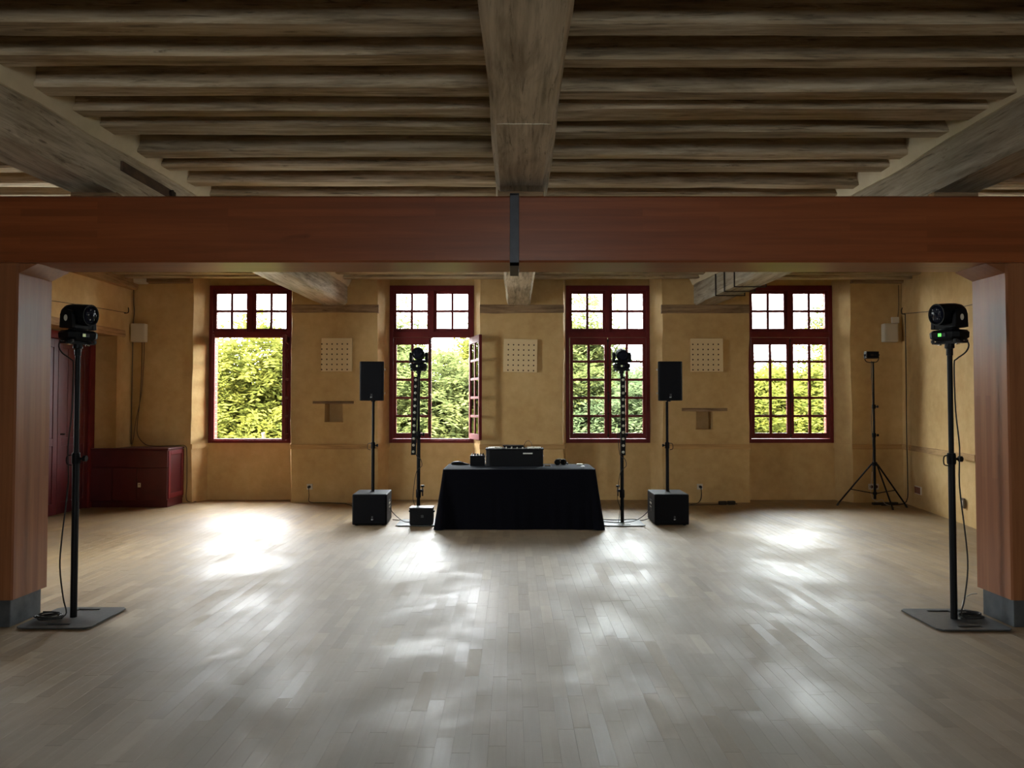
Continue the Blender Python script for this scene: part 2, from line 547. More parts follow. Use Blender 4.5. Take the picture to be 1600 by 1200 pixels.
# the three old beams, running away from the camera
def lerp_x(xs, ys, y): return xs[0] + (xs[1] - xs[0]) * (y - ys[0]) / (ys[1] - ys[0])
BY0, BY1 = REAR + .3, 10.86
def old_beam(label, x0, x1, skew, seed):
    t = thing('ceiling_beam', label, 'beam', group=None)
    timber('beam_body', 'y', BY0, BY1, x0, x1, ZB, CEIL, M['beam_wood'], seed, t, .008, .2, .03, skew)
    return t
bc = old_beam('thick weathered oak ceiling beam over the middle of the room', -.16, .195, .08, 3)
bl = old_beam('weathered oak ceiling beam on the left, with an iron strap and bolt', -3.54, -3.166, .733, 5)
br = old_beam('weathered oak ceiling beam on the right, with three dark bands near the windows', 3.222, 3.59, -.538, 9)
def sk(x, skew, y): return x + skew * (y - BY0) / (BY1 - BY0)
# plaster infill between joist ends, along the beam faces
def infill(parent, x, skew, side, seed):
    W = wob(seed)
    n = 60; vs = []; fs = []
    for i in range(n + 1):
        y = 2.0 + (BY1 - 2.0) * i / n
        xx = sk(x, skew, y); dz = .02 * W(y * 1.7)
        vs += [(xx - side * .05, y, JZ - .05 + dz), (xx + side * .015, y, JZ - .05 + dz), (xx + side * .06, y, JZ + .05 + dz * .5), (xx + side * .07, y, CEIL), (xx - side * .05, y, CEIL)]
    for i in range(n):
        fs += [(i * 5 + k, i * 5 + (k + 1) % 5, i * 5 + 5 + (k + 1) % 5, i * 5 + 5 + k) for k in range(5)]
    fs += [(4, 3, 2, 1, 0), tuple(n * 5 + k for k in range(5))]
    m = MB(); m.add(vs, fs)
    m.build('plaster_fillet', M['infill'], parent, smooth=40)
infill(bl, -3.166, .733, 1, 21)
infill(br, 3.222, -.538, -1, 22)
infill(bl, -3.54, .733, -1, 23)
infill(br, 3.59, -.538, 1, 24)
MB().box(-.085, .205, 3.80, 4.88, ZB - .009, ZB + .02).build('patch_board', M['beam_wood'], bc, bevel=.004)
# packing blocks where the old beams sit on the new crossbeam
MB().box(-.10, .22, 5.06, 5.135, 2.795, ZB + .02).build('packing_block', M['old_timber'], bc, bevel=.006)
xl = sk(-3.54, .733, 5.0)
MB().box(xl + .03, xl + .35, 5.06, 5.135, 2.795, ZB + .02).build('packing_block', M['old_timber'], bl, bevel=.006)
xr = sk(3.222, -.538, 5.0)
MB().box(xr + .03, xr + .34, 5.06, 5.135, 2.795, ZB + .02).build('packing_block', M['old_timber'], br, bevel=.006)
# iron strap and bolt on the left beam, beside the crossbeam
m = MB()
xa = sk(-3.166, .733, 5.05); xb = sk(-3.166, .733, 5.78)
m.add([(xa - .01, 5.05, 3.06), (xa + .02, 5.05, 3.06), (xb + .02, 5.78, 3.05), (xb - .01, 5.78, 3.05),
       (xa - .01, 5.05, 3.125), (xa + .02, 5.05, 3.125), (xb + .02, 5.78, 3.115), (xb - .01, 5.78, 3.115)],
      [(0, 1, 2, 3), (4, 5, 6, 7), (0, 1, 5, 4), (1, 2, 6, 5), (2, 3, 7, 6), (3, 0, 4, 7)])
m.build('iron_strap', M['rust'], bl, label='dark iron strap')
MB().cyl((xb - .05, 5.70, 3.085), (xb + .035, 5.70, 3.085), .028).build('bolt', M['iron'], bl)
# three dark bands round the right beam, drawn for shaded gaps between its slabs
for yb in (9.02, 9.40, 9.76):
    x0 = sk(3.222, -.538, yb) - .016; x1 = sk(3.59, -.538, yb) + .016
    m = MB()
    m.box(x0, x0 + .012, yb, yb + .022, ZB - .02, CEIL)
    m.box(x0, x1, yb, yb + .022, ZB - .026, ZB - .014)
    m.box(x1 - .012, x1, yb, yb + .022, ZB - .02, CEIL)
    m.build('gap_band', M['iron'], br)
# joists: far lower edges measured bay by bay
JY = [2.86, 3.22, 3.56, 3.91, 4.28, 4.60, 4.92, 5.33, 5.64, 6.06]
y = 6.42
while y < 10.86:
    JY.append(y); y += .345
jr = random.Random(11)
for k, yj in enumerate(JY):
    for bay in range(4):
        wj = jr.uniform(.125, .155); dy = jr.uniform(-.015, .015); dz = jr.uniform(-.012, .012)
        if bay == 1 and k == 6: wj = .19
        if bay == 2 and k == 5: wj = .21
        yy = yj + dy
        ex = {0: (-5.7, sk(-3.5, .733, yy)), 1: (sk(-3.2, .733, yy), -.08), 2: (.2, sk(3.27, -.538, yy)), 3: (sk(3.55, -.538, yy), 5.8)}[bay]
        if yy > YP - .05 : continue
        timber('joist', 'x', ex[0], ex[1], yy - wj, yy, JZ + dz, CEIL + .01, M['joist'], 100 + k * 4 + bay, ceiling, .0055, .2, .014, jr.uniform(-.02, .02))

# ---- window wall
WIN = [(-4.60, -3.35, -4.71, -3.245), (-1.86, -.58, -1.98, -.465), (.82, 2.09, .755, 2.215), (3.57, 4.87, 3.495, 5.0)]
ZS, ZT = .858, 3.25
piers = [(LX - .02, WIN[0][2]), (WIN[0][3], WIN[1][2]), (WIN[1][3], WIN[2][2]), (WIN[2][3], WIN[3][2]), (WIN[3][3], RX + .02)]
niches = {1: (-2.75, -2.49, 1.18, 1.45), 3: (2.70, 2.96, 1.07, 1.345)}
def grid_lines(a, b, step, extra=()):
    ls = {a, b, *extra}
    n = max(1, int((b - a) / step))
    for i in range(1, n): 
        q = a + (b - a) * i / n
        if all(abs(q - e) > step * .35 for e in extra): ls.add(q)
    return sorted(ls)
wb = MB()
RAIL = .80
edges = {}
for i, (x0, x1) in enumerate(piers):
    nb = niches.get(i)
    xs = grid_lines(x0, x1, .16, nb[:2] if nb else ())
    zs = grid_lines(-.02, CEIL + .05, .14, nb[2:] if nb else ())
    wl, wr, wf = wob(200 + i), wob(220 + i), wob(240 + i)
    def P(xi, z):
        t = (xi - x0) / (x1 - x0)
        dx = (wl(z * 1.5) * (1 - t) * (t < .5) + wr(z * 1.5) * t * (t > .5)) * .016
        if (i == 0 and t < .5) or (i == 4 and t > .5): dx = 0
        return (xi + dx, YP + .006 * wf(z + xi * 2.1), z)
    idx = {}
    vs = []; fs = []
    for a, xi in enumerate(xs):
        for b, z in enumerate(zs):
            idx[a, b] = len(vs); vs.append(P(xi, z))
    for a in range(len(xs) - 1):
        for b in range(len(zs) - 1):
            if nb and xs[a] >= nb[0] - 1e-6 and xs[a + 1] <= nb[1] + 1e-6 and zs[b] >= nb[2] - 1e-6 and zs[b + 1] <= nb[3] + 1e-6: continue
            fs.append((idx[a, b], idx[a + 1, b], idx[a + 1, b + 1], idx[a, b + 1]))
    wb.add(vs, fs)
    edges[i] = ([P(x0, z) for z in zs], [P(x1, z) for z in zs])
    if nb:
        xa, xb_, za, zb = nb
        yb = YP + .26
        q = [P(xa, za), P(xb_, za), P(xb_, zb), P(xa, zb)]
        wb.add(q + [(xa, yb, za), (xb_, yb, za), (xb_, yb, zb), (xa, yb, zb)],
               [(0, 1, 5, 4), (1, 2, 6, 5), (2, 3, 7, 6), (3, 0, 4, 7), (4, 5, 6, 7)])
# splayed reveals, panels below and above each window
for k, (a, b, pa, pb) in enumerate(WIN):
    for side, E_, xw in ((0, edges[k][1], a), (1, edges[k + 1][0], b)):
        vs = []; 
        for p in E_: vs += [p, (p[0] + (xw - p[0]) * .55, (YP + YR) / 2 + .006 * math.sin(p[2] * 5 + k), p[2]), (xw, YR + .02, p[2])]
        fs = []
        for j in range(len(E_) - 1):
            for c in range(2): fs.append((j * 3 + c, j * 3 + c + 1, j * 3 + 4 + c, j * 3 + 3 + c))
        wb.add(vs, fs)
    for z0, z1 in ((-.02, ZS), (ZT, CEIL + .05)):
        wb.box(a - .01, b + .01, YR + (.0 if z0 < 0 else .02), YO - .1, z0, z1)
# body of the wall behind the piers (outside masonry), keeps daylight out
xo = [-6.7] + [v for (a, b, _, _) in WIN for v in (a - .055, b + .055)] + [6.7]
for k in range(5):
    wb.box(xo[2 * k], xo[2 * k + 1], YR + .12, YO - .001, -3.6, 4.2)
for (a, b, _, _) in WIN:
    wb.box(a - .1, b + .1, YR + .12, YO - .001, -3.6, ZS - .05)
    wb.box(a - .1, b + .1, YR + .12, YO - .001, ZT + .0, 4.2)
wall_back = struct(wb.build('wall_back', M['plaster'], smooth=30))

# brick jambs of the openings outside, sills
for k, (a, b, _, _) in enumerate(WIN):
    br_m = MB(); z = ZS - .04; j = 0
    while z < ZT - .02:
        for xj, sg in ((a - .055, 1), (b + .055, -1)):
            d0 = YR + .13 + (.11 if j % 2 else 0)
            lo, hi = sorted((xj - sg * .06, xj + sg * .006))
            br_m.box(lo, hi, YR + .13, d0 - .008, z, z + .058) if j % 2 else None
            br_m.box(lo, hi, d0, YO - .02 - (0 if j % 2 else .115), z, z + .058)
            if not j % 2: br_m.box(lo, hi, YO - .125, YO + .004, z, z + .058)
            else: br_m.box(lo, hi, YO - .018, YO + .004, z, z + .058)
        z += .07; j += 1
    br_m.build('brick_jamb', M['brick'], wall_back, kind='stuff', label='red brick jambs outside')

def rail_seg(x0, x1, y0, parent, mat, z=(.785, .857), proud=.022):
    return MB().box(x0, x1, y0 - proud, y0 + .03, z[0], z[1]).build('chair_rail', mat, parent, bevel=.004)
for i, (x0, x1) in enumerate(piers):
    if i == 0: continue
    rail_seg(x0 - (.012 if i else 0), x1 + (.012 if i < 4 else 0), YP - .004, wall_back, M['rail'])
for k, (a, b, pa, pb) in enumerate(WIN):
    for p, xw, s in ((pa, a, 1), (pb, b, -1)):
        m = MB()
        m.add([(p - s * .01, YP - .02, .785), (p + s * .014, YP - .02, .785), (xw + s * .012, YR, .785), (xw - s * .02, YR, .785),
               (p - s * .01, YP - .02, .857), (p + s * .014, YP - .02, .857), (xw + s * .012, YR, .857), (xw - s * .02, YR, .857)],
              [(0, 1, 2, 3), (4, 5, 6, 7), (0, 1, 5, 4), (1, 2, 6, 5), (2, 3, 7, 6), (3, 0, 4, 7)])
        m.build('chair_rail', M['plaster'], wall_back)
# old timbers showing in the piers
for i in (1, 2, 3):
    x0, x1 = piers[i]
    timber('timber_band', 'x', x0 - .01, x1 + .01, YP - .014, YP + .12, 2.79, 2.915, M['old_timber'], 300 + i, wall_back, .012, .12, .008)
timber('timber_ledge', 'x', -2.93, -2.33, YP - .022, YP + .1, 1.452, 1.49, M['old_timber'], 310, wall_back, .010, .07, .006)
timber('timber_ledge', 'x', 2.50, 3.165, YP - .022, YP + .1, 1.347, 1.388, M['old_timber'], 311, wall_back, .010, .07, .006)
# wall plates at the ceiling in the corners
timber('wall_plate', 'x', LX, -4.72, YP - .10, YP + .05, 3.23, 3.40, M['old_timber'], 320, wall_back, .008, .15, .01)
timber('wall_plate', 'x', 5.0, RX, YP - .10, YP + .05, 3.23, 3.40, M['old_timber'], 321, wall_back, .008, .15, .01)

# ---- side walls
RB_X = 5.35
DX = -5.95                                   # plane of the door, set back in the left wall
lw = MB()
W1 = wob(401)
lw.box(-6.6, LX, 10.42, YP + .5, -.02, CEIL + .05)                    # between recess and corner
lw.box(-6.6, LX, 8.75, 10.42, 2.42, CEIL + .05)                       # above the door
lw.box(-6.6, DX, 8.7, 10.42, -.02, 2.45)                              # behind the door
def side_wall(mb, xa, xb, y1, SW):
    ys = [REAR - .3] + [v for p in SW for v in p] + [y1]
    for k in range(len(SW) + 1): mb.box(xa, xb, ys[2 * k], ys[2 * k + 1], -.02, CEIL + .05)
    for p, q in SW:
        mb.box(xa, xb, p, q, -.02, .86); mb.box(xa, xb, p, q, 3.2, CEIL + .05)
SWL, SWR = [(6.3, 7.4)], [(6.6, 7.1)]  # out-of-view openings added to the side walls to let more daylight in
side_wall(lw, LX - .42, LX, 8.75, SWL)
for xx, s, sw in ((LX - .44, 1, SWL), (RB_X + .44, -1, SWR)):
    for p, q in sw:
        o = portal(xx, (p + q) / 2, 2.03, q - p, 2.34, 1)
        o.rotation_euler = (R(90), 0, R(-90) * s)
wall_left = struct(lw.build('wall_left', M['plaster'], smooth=30))
timber('door_lintel', 'y', 8.7, 10.62, LX - .25, LX + .010, 2.41, 2.51, M['old_timber_y'], 402, wall_left, .012, .12, .012)
timber('wall_plate', 'y', 8.0, 10.80, LX - .1, LX + .09, 3.12, 3.30, M['old_timber_y'], 403, wall_left, .012, .12, .012)
rw = MB()
RB = (5.35, 8.45)
def rwx(y): return RX + (RB[0] - RX) * (YP - y) / (YP - RB[1])
n = 22; m_z = 22
vs = []; fs = []
W2 = wob(411); W3 = wob(412)
for i in range(n + 1):
    y = YP + .05 - (YP + .05 - RB[1]) * i / n
    for j in range(m_z + 1):
        z = -.02 + (CEIL + .07) * j / m_z
        vs.append((rwx(y) + .012 * W2(y * 2 + z), y, z))
for i in range(n):
    for j in range(m_z):
        q = i * (m_z + 1) + j
        fs.append((q, q + 1, q + m_z + 2, q + m_z + 1))
rw.add(vs, fs)
side_wall(rw, RB[0], RB[0] + .42, RB[1] + .02, SWR)
rw.box(RB[0], 6.7, RB[1] - .1, RB[1] + .02, -.02, CEIL + .05)
rw.box(RX + .10, 6.7, RB[1], YP + .4, -.02, CEIL + .05)
wall_right = struct(rw.build('wall_right', M['plaster'], smooth=40))
m = MB()
P0 = (rwx(YP), YP); P1 = (rwx(8.5), 8.5)
for z0, z1 in ((.785, .857),):
    m.add([(P0[0] - .03, P0[1], z0), (P0[0] + .02, P0[1], z0), (P1[0] + .02, P1[1], z0), (P1[0] - .03, P1[1], z0),
           (P0[0] - .03, P0[1], z1), (P0[0] + .02, P0[1], z1), (P1[0] + .02, P1[1], z1), (P1[0] - .03, P1[1], z1)],
          [(0, 1, 2, 3), (4, 5, 6, 7), (0, 1, 5, 4), (1, 2, 6, 5), (2, 3, 7, 6), (3, 0, 4, 7)])
m.build('chair_rail', M['rail_y'], wall_right)

# rear wall behind the camera; its unseen window is added to brighten the room
rear = MB()
RW = [(-.2, .7)]
xs = [-6.7] + [v for p in RW for v in p] + [6.7]
for k in range(2): rear.box(xs[2 * k], xs[2 * k + 1], REAR - .35, REAR, -.02, CEIL + .05)
for a, b in RW:
    rear.box(a, b, REAR - .35, REAR, -.02, .86)
    rear.box(a, b, REAR - .35, REAR, 3.2, CEIL + .05)
struct(rear.build('wall_rear', M['plaster']))
for a, b in RW: portal((a + b) / 2, REAR - .36, 2.03, b - a, 2.34, 1)

# ------------------------------------------------------------------ windows
def pane_box(x0, x1, y, z0, z1, parent):
    return MB().box(x0, x1, y - .002, y + .002, z0, z1).build('pane', M['glass'], parent)
LZ0, LZ1 = .925, 2.455                      # opening leaves
def leaf(parent, width, hinge_x, hinge_y, ang, mirror, rows=5):
    """a casement hinged at its local origin, running along +x (or -x when mirrored), five rows of two panes"""
    e = bpy.data.objects.new('casement', None); C.objects.link(e); e.parent = parent
    e.location = (hinge_x, hinge_y, 0); e.rotation_euler = (0, 0, ang)
    s = -1 if mirror else 1
    st = .052                                  # stile width
    z0, z1 = LZ0, LZ1
    pz = [(1.008 + .2755 * i, 1.010 + .2755 * i + .237) for i in range(rows)]
    top = pz[-1][1]
    m = MB()
    T = .022
    def bx(a, b, za, zb, t=T):
        lo, hi = sorted((s * a, s * b)); m.box(lo, hi, -t, t, za, zb)
    bx(.004, st, z0, z1); bx(width - st, width - .004, z0, z1)
    bx(st, width - st, z0, pz[0][0]); bx(st, width - st, top, z1)
    mid = width / 2
    bx(mid - .020, mid + .020, pz[0][0], top, .014)
    for i in range(rows - 1): bx(st, width - st, pz[i][1], pz[i + 1][0], .013)
    m.build('casement_frame', M['red'], e, bevel=.003)
    for i in range(rows):
        for (a, b) in ((st, mid - .020), (mid + .020, width - st)):
            lo, hi = sorted((s * a, s * b)); pane_box(lo, hi, 0, pz[i][0], pz[i][1], e)
    return e
for k, (a, b, _, _) in enumerate(WIN):
    win = struct(bpy.data.objects.new('window_%d' % (k + 1), None)); C.objects.link(win)
    win['label'] = ['tall dark red window with both lower leaves open onto a yellow-green tree',
                    'tall dark red window with its right leaf swung open beside the middle pier',
                    'tall dark red closed window right of the table', 'tall dark red closed window beside the tripod stand'][k]
    y0, y1 = YR - .005, YR + .115
    m = MB()
    J = .055
    m.box(a, a + J, y0, y1, ZS, ZT); m.box(b - J, b, y0, y1, ZS, ZT)
    m.box(a + J, b - J, y0, y1, ZS, LZ0 - .004)
    m.box(a + J, b - J, y0, y1, ZT - .07, ZT)
    m.box(a + J, b - J, y0, y1, LZ1 + .004, 2.545)          # transom bar
    cx = (a + b) / 2
    m.box(cx - .032, cx + .032, y0 + .01, y1, 2.545, ZT - .07)
    m.build('frame', M['red'], win, bevel=.004)
    MB().box(a + J, b - J, y0 - .014, y0 + .02, LZ0 - .055, LZ0 - .022).build('sill_bar', M['red'], win, bevel=.006)
    # transom lights
    for lo, hi in ((a + J, cx - .032), (cx + .032, b - J)):
        e = bpy.data.objects.new('transom_light', None); C.objects.link(e); e.parent = win
        m = MB(); yc = YR + .05; t = .02
        z0, z1 = 2.545, ZT - .07
        m.box(lo, lo + .042, yc - t, yc + t, z0, z1); m.box(hi - .042, hi, yc - t, yc + t, z0, z1)
        m.box(lo + .042, hi - .042, yc - t, yc + t, z0, z0 + .052); m.box(lo + .042, hi - .042, yc - t, yc + t, z1 - .052, z1)
        mx = (lo + hi) / 2; mz = (z0 + z1) / 2
        m.box(mx - .019, mx + .019, yc - .013, yc + .013, z0 + .052, z1 - .052)
        m.box(lo + .042, mx - .019, yc - .0125, yc + .0125, mz - .019, mz + .019); m.box(mx + .019, hi - .042, yc - .0125, yc + .0125, mz - .019, mz + .019)
        m.build('transom_frame', M['red'], e, bevel=.003)
        for p, q in ((lo + .042, mx - .019), (mx + .019, hi - .042)):
            for r_, s_ in ((z0 + .052, mz - .019), (mz + .019, z1 - .052)): pane_box(p, q, yc, r_, s_, e)
    wd = (b - a - 2 * J) / 2
    yl = YR + .017
    al, ar = {0: (R(-68), R(101)), 1: (0, R(108)), 2: (0, 0), 3: (0, 0)}[k]
    leaf(win, wd, a + J, yl, al, False)
    leaf(win, wd, b - J, yl, ar, True)
    if k >= 1:
        # closing rod with handle at the meeting stiles
        hx = cx + (.0 if k > 1 else -.02)
        m = MB()
        m.cyl((hx, YR - .004, LZ0 + .02), (hx, YR - .004, LZ1 - .02), .008, n=8)
        for z in (LZ0 + .05, 1.3, 1.62, 2.0, LZ1 - .05): m.box(hx - .016, hx + .016, YR - .012, YR + .012, z - .012, z + .012)
        m.build('closing_rod', M['iron'], win)
        MB().tube([(hx, YR - .01, 1.60), (hx + .006, YR - .045, 1.585), (hx + .01, YR - .05, 1.52), (hx + .006, YR - .04, 1.47)], .009).build('handle', M['iron'], win, smooth=60)
    portal(cx, YO + .03, (ZS + ZT) / 2, b - a + .18, ZT - ZS, -1)

# plain two-light windows, unseen, added in the other walls for fill daylight
def added_window(k, label, M4, w_):
    win = struct(bpy.data.objects.new('window_%d' % k, None)); C.objects.link(win); win['label'] = label
    h = w_ / 2; m = MB(); g = []
    for a, b, c, d in ((-h, -h + .05, .86, 3.2), (h - .05, h, .86, 3.2), (-h + .05, h - .05, .86, .92), (-h + .05, h - .05, 3.14, 3.2), (-h + .05, h - .05, 2.44, 2.54), (-.02, .02, .92, 2.44), (-.02, .02, 2.54, 3.14)):
        m.box(a, b, -.03, .03, c, d)
    m.xf(M4).build('frame', M['red'], win)
    for a, b in ((-h + .05, -.02), (.02, h - .05)):
        for c, d in ((.92, 2.44), (2.54, 3.14)):
            MB().box(a, b, -.002, .002, c, d).xf(M4).build('pane', M['glass'], win)
k = 5
for xx, sw, lb in ((LX - .3, SWL, 'added unseen dark red window in the left side wall, for fill daylight'), (RB_X + .3, SWR, 'added unseen narrow dark red window in the right side wall, for fill daylight')):
    for p, q in sw:
        added_window(k, lb, Matrix.Translation((xx, (p + q) / 2, 0)) @ Matrix.Rotation(R(90), 4, 'Z'), q - p); k += 1
for p, q in RW:
    added_window(k, 'added unseen narrow dark red window in the rear wall, for fill daylight', Matrix.Translation(((p + q) / 2, REAR - .2, 0)), q - p); k += 1

# ------------------------------------------------------------------ door and its leaves in the left recess
door = struct(bpy.data.objects.new('door_1', None)); C.objects.link(door)
door['label'] = 'dark red boarded door set back in the left wall'
m = MB()
m.box(DX - .02, DX + .06, 10.28, 10.40, 0, 2.40); m.box(DX - .02, DX + .06, 8.78, 8.90, 0, 2.40); m.box(DX - .02, DX + .06, 8.90, 10.28, 2.30, 2.40)
m.build('door_frame', M['red'], door, bevel=.005)
for lo, hi in ((8.905, 9.585), (9.595, 10.275)):
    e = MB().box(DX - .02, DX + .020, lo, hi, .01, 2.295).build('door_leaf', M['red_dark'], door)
    fr = MB()
    x0, x1 = DX + .02, DX + .036
    for p in ((lo, lo + .09, .01, 2.295), (hi - .09, hi, .01, 2.295), (lo + .09, hi - .09, .01, .16), (lo + .09, hi - .09, .90, 1.0), (lo + .09, hi - .09, 2.18, 2.295)):
        fr.box(x0, x1, *p)
    fr.build('door_rails', M['red_dark'], e, bevel=.003)
    for z0, z1 in ((.165, .895), (1.005, 2.175)):
        n = 4; wdt = (hi - lo - .18) / n
        for i in range(n):
            MB().box(x0, x0 + .008, lo + .09 + i * wdt + .004, lo + .09 + (i + 1) * wdt - .004, z0, z1).build('board', M['red_dark'], e, bevel=.003)
MB().cyl((DX + .036, 9.66, 1.05), (DX + .09, 9.66, 1.05), .012).build('door_knob', M['iron'], door)

# ------------------------------------------------------------------ new frame: pillars and crossbeam
CB = thing('crossbeam', 'massive varnished reddish timber crossbeam spanning the whole room', 'beam')
m = MB()
c = .012
prof = [(4.76, 2.365 + c), (4.76 + c, 2.365), (5.13 - c, 2.365), (5.13, 2.365 + c), (5.13, 2.80 - c), (5.13 - c, 2.80), (4.76 + c, 2.80), (4.76, 2.80 - c)]
m.prism([(p[0], p[1]) for p in prof], 'x', LX + .002, RX - .405)
m.build('beam_body', M['cross'], CB)
m = MB()
m.box(-.014, .046, 4.752, 4.76, 2.34, 2.815); m.box(-.014, .046, 4.752, 5.138, 2.34, 2.364); m.box(-.014, .046, 5.13, 5.138, 2.34, 2.815); m.box(-.014, .046, 4.752, 5.138, 2.80, 2.812)
m.build('steel_strap', M['strap'], CB, label='dark steel strap round the middle of the beam', bevel=.002)
def pillar(s, label):
    t = thing('pillar', label, 'pillar', group='timber pillars')
    xi = s * 3.23; xo_ = s * 3.62
    lo, hi = sorted((xi, xo_))
    m = MB()
    m.prism([(lo + .01, 4.79), (hi - .01, 4.79), (hi, 4.80), (hi, 5.145), (hi - .01, 5.155), (lo + .01, 5.155), (lo, 5.145), (lo, 4.80)], 'z', .175, 2.366)
    m.build('pillar_body', M['pillar'], t)
    m = MB()
    m.prism([(xi + s * .002, 2.300), (xi - s * .125, 2.364), (xi + s * .002, 2.364)], 'y', 4.80, 5.14)
    m.build('corner_block', M['pillar'], t, label='small wedge block under the crossbeam')
    lo, hi = sorted((s * 3.245, s * 3.605))
    m = MB(); m.box(lo, hi, 4.80, 5.11, 0, .178)
    m.build('steel_shoe', M['steel'], t, bevel=.004, label='dark steel shoe')
    return t
pillar(-1, 'varnished square timber pillar on a steel shoe at the left end')
pillar(1, 'varnished square timber pillar on a steel shoe at the right end')

# ------------------------------------------------------------------ cabinet in the left corner
cab = thing('cabinet', 'low dark red corner cabinet with two doors under the wall box', 'cabinet')
cx0, cx1, cy0, cy1 = -5.93, -4.82, 10.32, 10.83
m = MB()
m.box(cx0, cx1 - .0, cy0 + .02, 10.40, .08, .80); m.box(LX + .005, cx1, 10.40, cy1 - .01, .08, .80)
m.box(cx0, cx1 - .01, cy0 + .035, 10.40, 0, .08); m.box(LX + .005, cx1 - .01, 10.40, cy1 - .01, 0, .08)
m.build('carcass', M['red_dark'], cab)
m = MB(); m.box(cx0, cx1 + .015, cy0 - .015, 10.405, .80, .825); m.box(LX + .005, cx1 + .015, 10.405, cy1 - .006, .80, .825)
m.build('worktop', M['red_dark'], cab, bevel=.004)
MB().box(cx0, cx1, cy0, cy0 + .02, .56, .797).build('top_panel', M['red_dark'], cab, bevel=.003)
MB().box(cx0, -5.59, cy0, cy0 + .02, .085, .555).build('fixed_panel', M['red_dark'], cab, bevel=.003)
for lo, hi in ((-5.585, -5.245), (-5.24, cx1)):
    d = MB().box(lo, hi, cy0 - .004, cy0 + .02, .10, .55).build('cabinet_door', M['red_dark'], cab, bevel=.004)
m = MB(); m.box(-5.225, -5.185, cy0 - .012, cy0 - .003, .285, .345)
kp = m.build('keyhole_plate', M['white'], cab, label='pale keyhole plate')
MB().cyl((-5.205, cy0 - .0125, .322), (-5.205, cy0 - .006, .322), .007).build('keyhole', M['hole'], kp)
m = MB()
for p in ((cy0 + .025, cy0 + .085, .12, .79), (cy1 - .08, cy1 - .015, .12, .79), (cy0 + .085, cy1 - .08, .12, .19), (cy0 + .085, cy1 - .08, .73, .79)):
    m.box(cx1 - .001, cx1 + .012, *p)
m.build('side_frame', M['red'], cab, bevel=.003)

# ------------------------------------------------------------------ stands with moving heads
def plate_shape():
    m = MB()
    c = .03; h = .24
    poly = [(-h + c, -h), (h - c, -h), (h, -h + c), (h, h - c), (h - c, h), (-h + c, h), (-h, h - c), (-h, -h + c)]
    sl = []
    # plate with two real hand slots: built as strips
    ya, yb = .155, .195
    m.prism([(-h, -ya), (h, -ya), (h, ya), (-h, ya)], 'z', .006, .014)
    for s in (1, -1):
        lo, hi = sorted((s * ya, s * yb))
        m.box(-h, -.075, lo, hi, .006, .014); m.box(.075, h, lo, hi, .006, .014)
        m.prism([(-h, s * yb), (h, s * yb), (h, s * (h - c)), (h - c, s * h), (-h + c, s * h), (-h, s * (h - c))], 'z', .006, .014)
    return m
def make_stand(label, x, y, rz=0, group='pole stands on square base plates', lean=0.):
    t = thing('light_stand', label, 'stand', (x, y, 0), rz, group)
    plate_shape().build('base_plate', M['plate'], t)
    m = MB()
    for i in (-1, 1):
        for j in (-1, 1): m.cyl((i * .2, j * .21, 0), (i * .2, j * .21, .007), .016, n=8)
    m.build('rubber_feet', M['rubber'], t, kind='stuff')
    MB().cyl((0, 0, .014), (lean * .5, 0, 1.08), .0215, n=18).build('lower_pole', M['black_metal'], t, smooth=50)
    MB().cyl((lean * .5, 0, 1.06), (lean, 0, 1.80), .0165, n=18).build('upper_pole', M['black_metal'], t, smooth=50)
    m = MB(); m.lathe([(.025, 1.04), (.028, 1.05), (.028, 1.10), (.024, 1.115)], 18, Matrix.Translation((lean * .5, 0, 0)))
    col = m.build('collar', M['black'], t, smooth=40)
    m = MB(); m.cyl((lean * .5 + .02, 0, 1.075), (lean * .5 + .052, 0, 1.075), .008, n=8); m.cyl((lean * .5 + .05, 0, 1.075), (lean * .5 + .07, 0, 1.075), .02, n=10)
    m.build('knob', M['black'], col, smooth=40)
    MB().tube([(lean * .5 - .02, 0, 1.10), (lean * .5 - .055, -.01, 1.09), (lean * .5 - .055, -.01, 1.04), (lean * .5 - .02, 0, 1.03)], .004).build('safety_pin', M['black_metal'], col, smooth=60)
    m = MB(); m.lathe([(.021, 1.77), (.021, 1.815), (.03, 1.82), (.03, 1.835)], 16, Matrix.Translation((lean, 0, 0)))
    m.build('top_spigot', M['black_metal'], t, smooth=40)
    return t

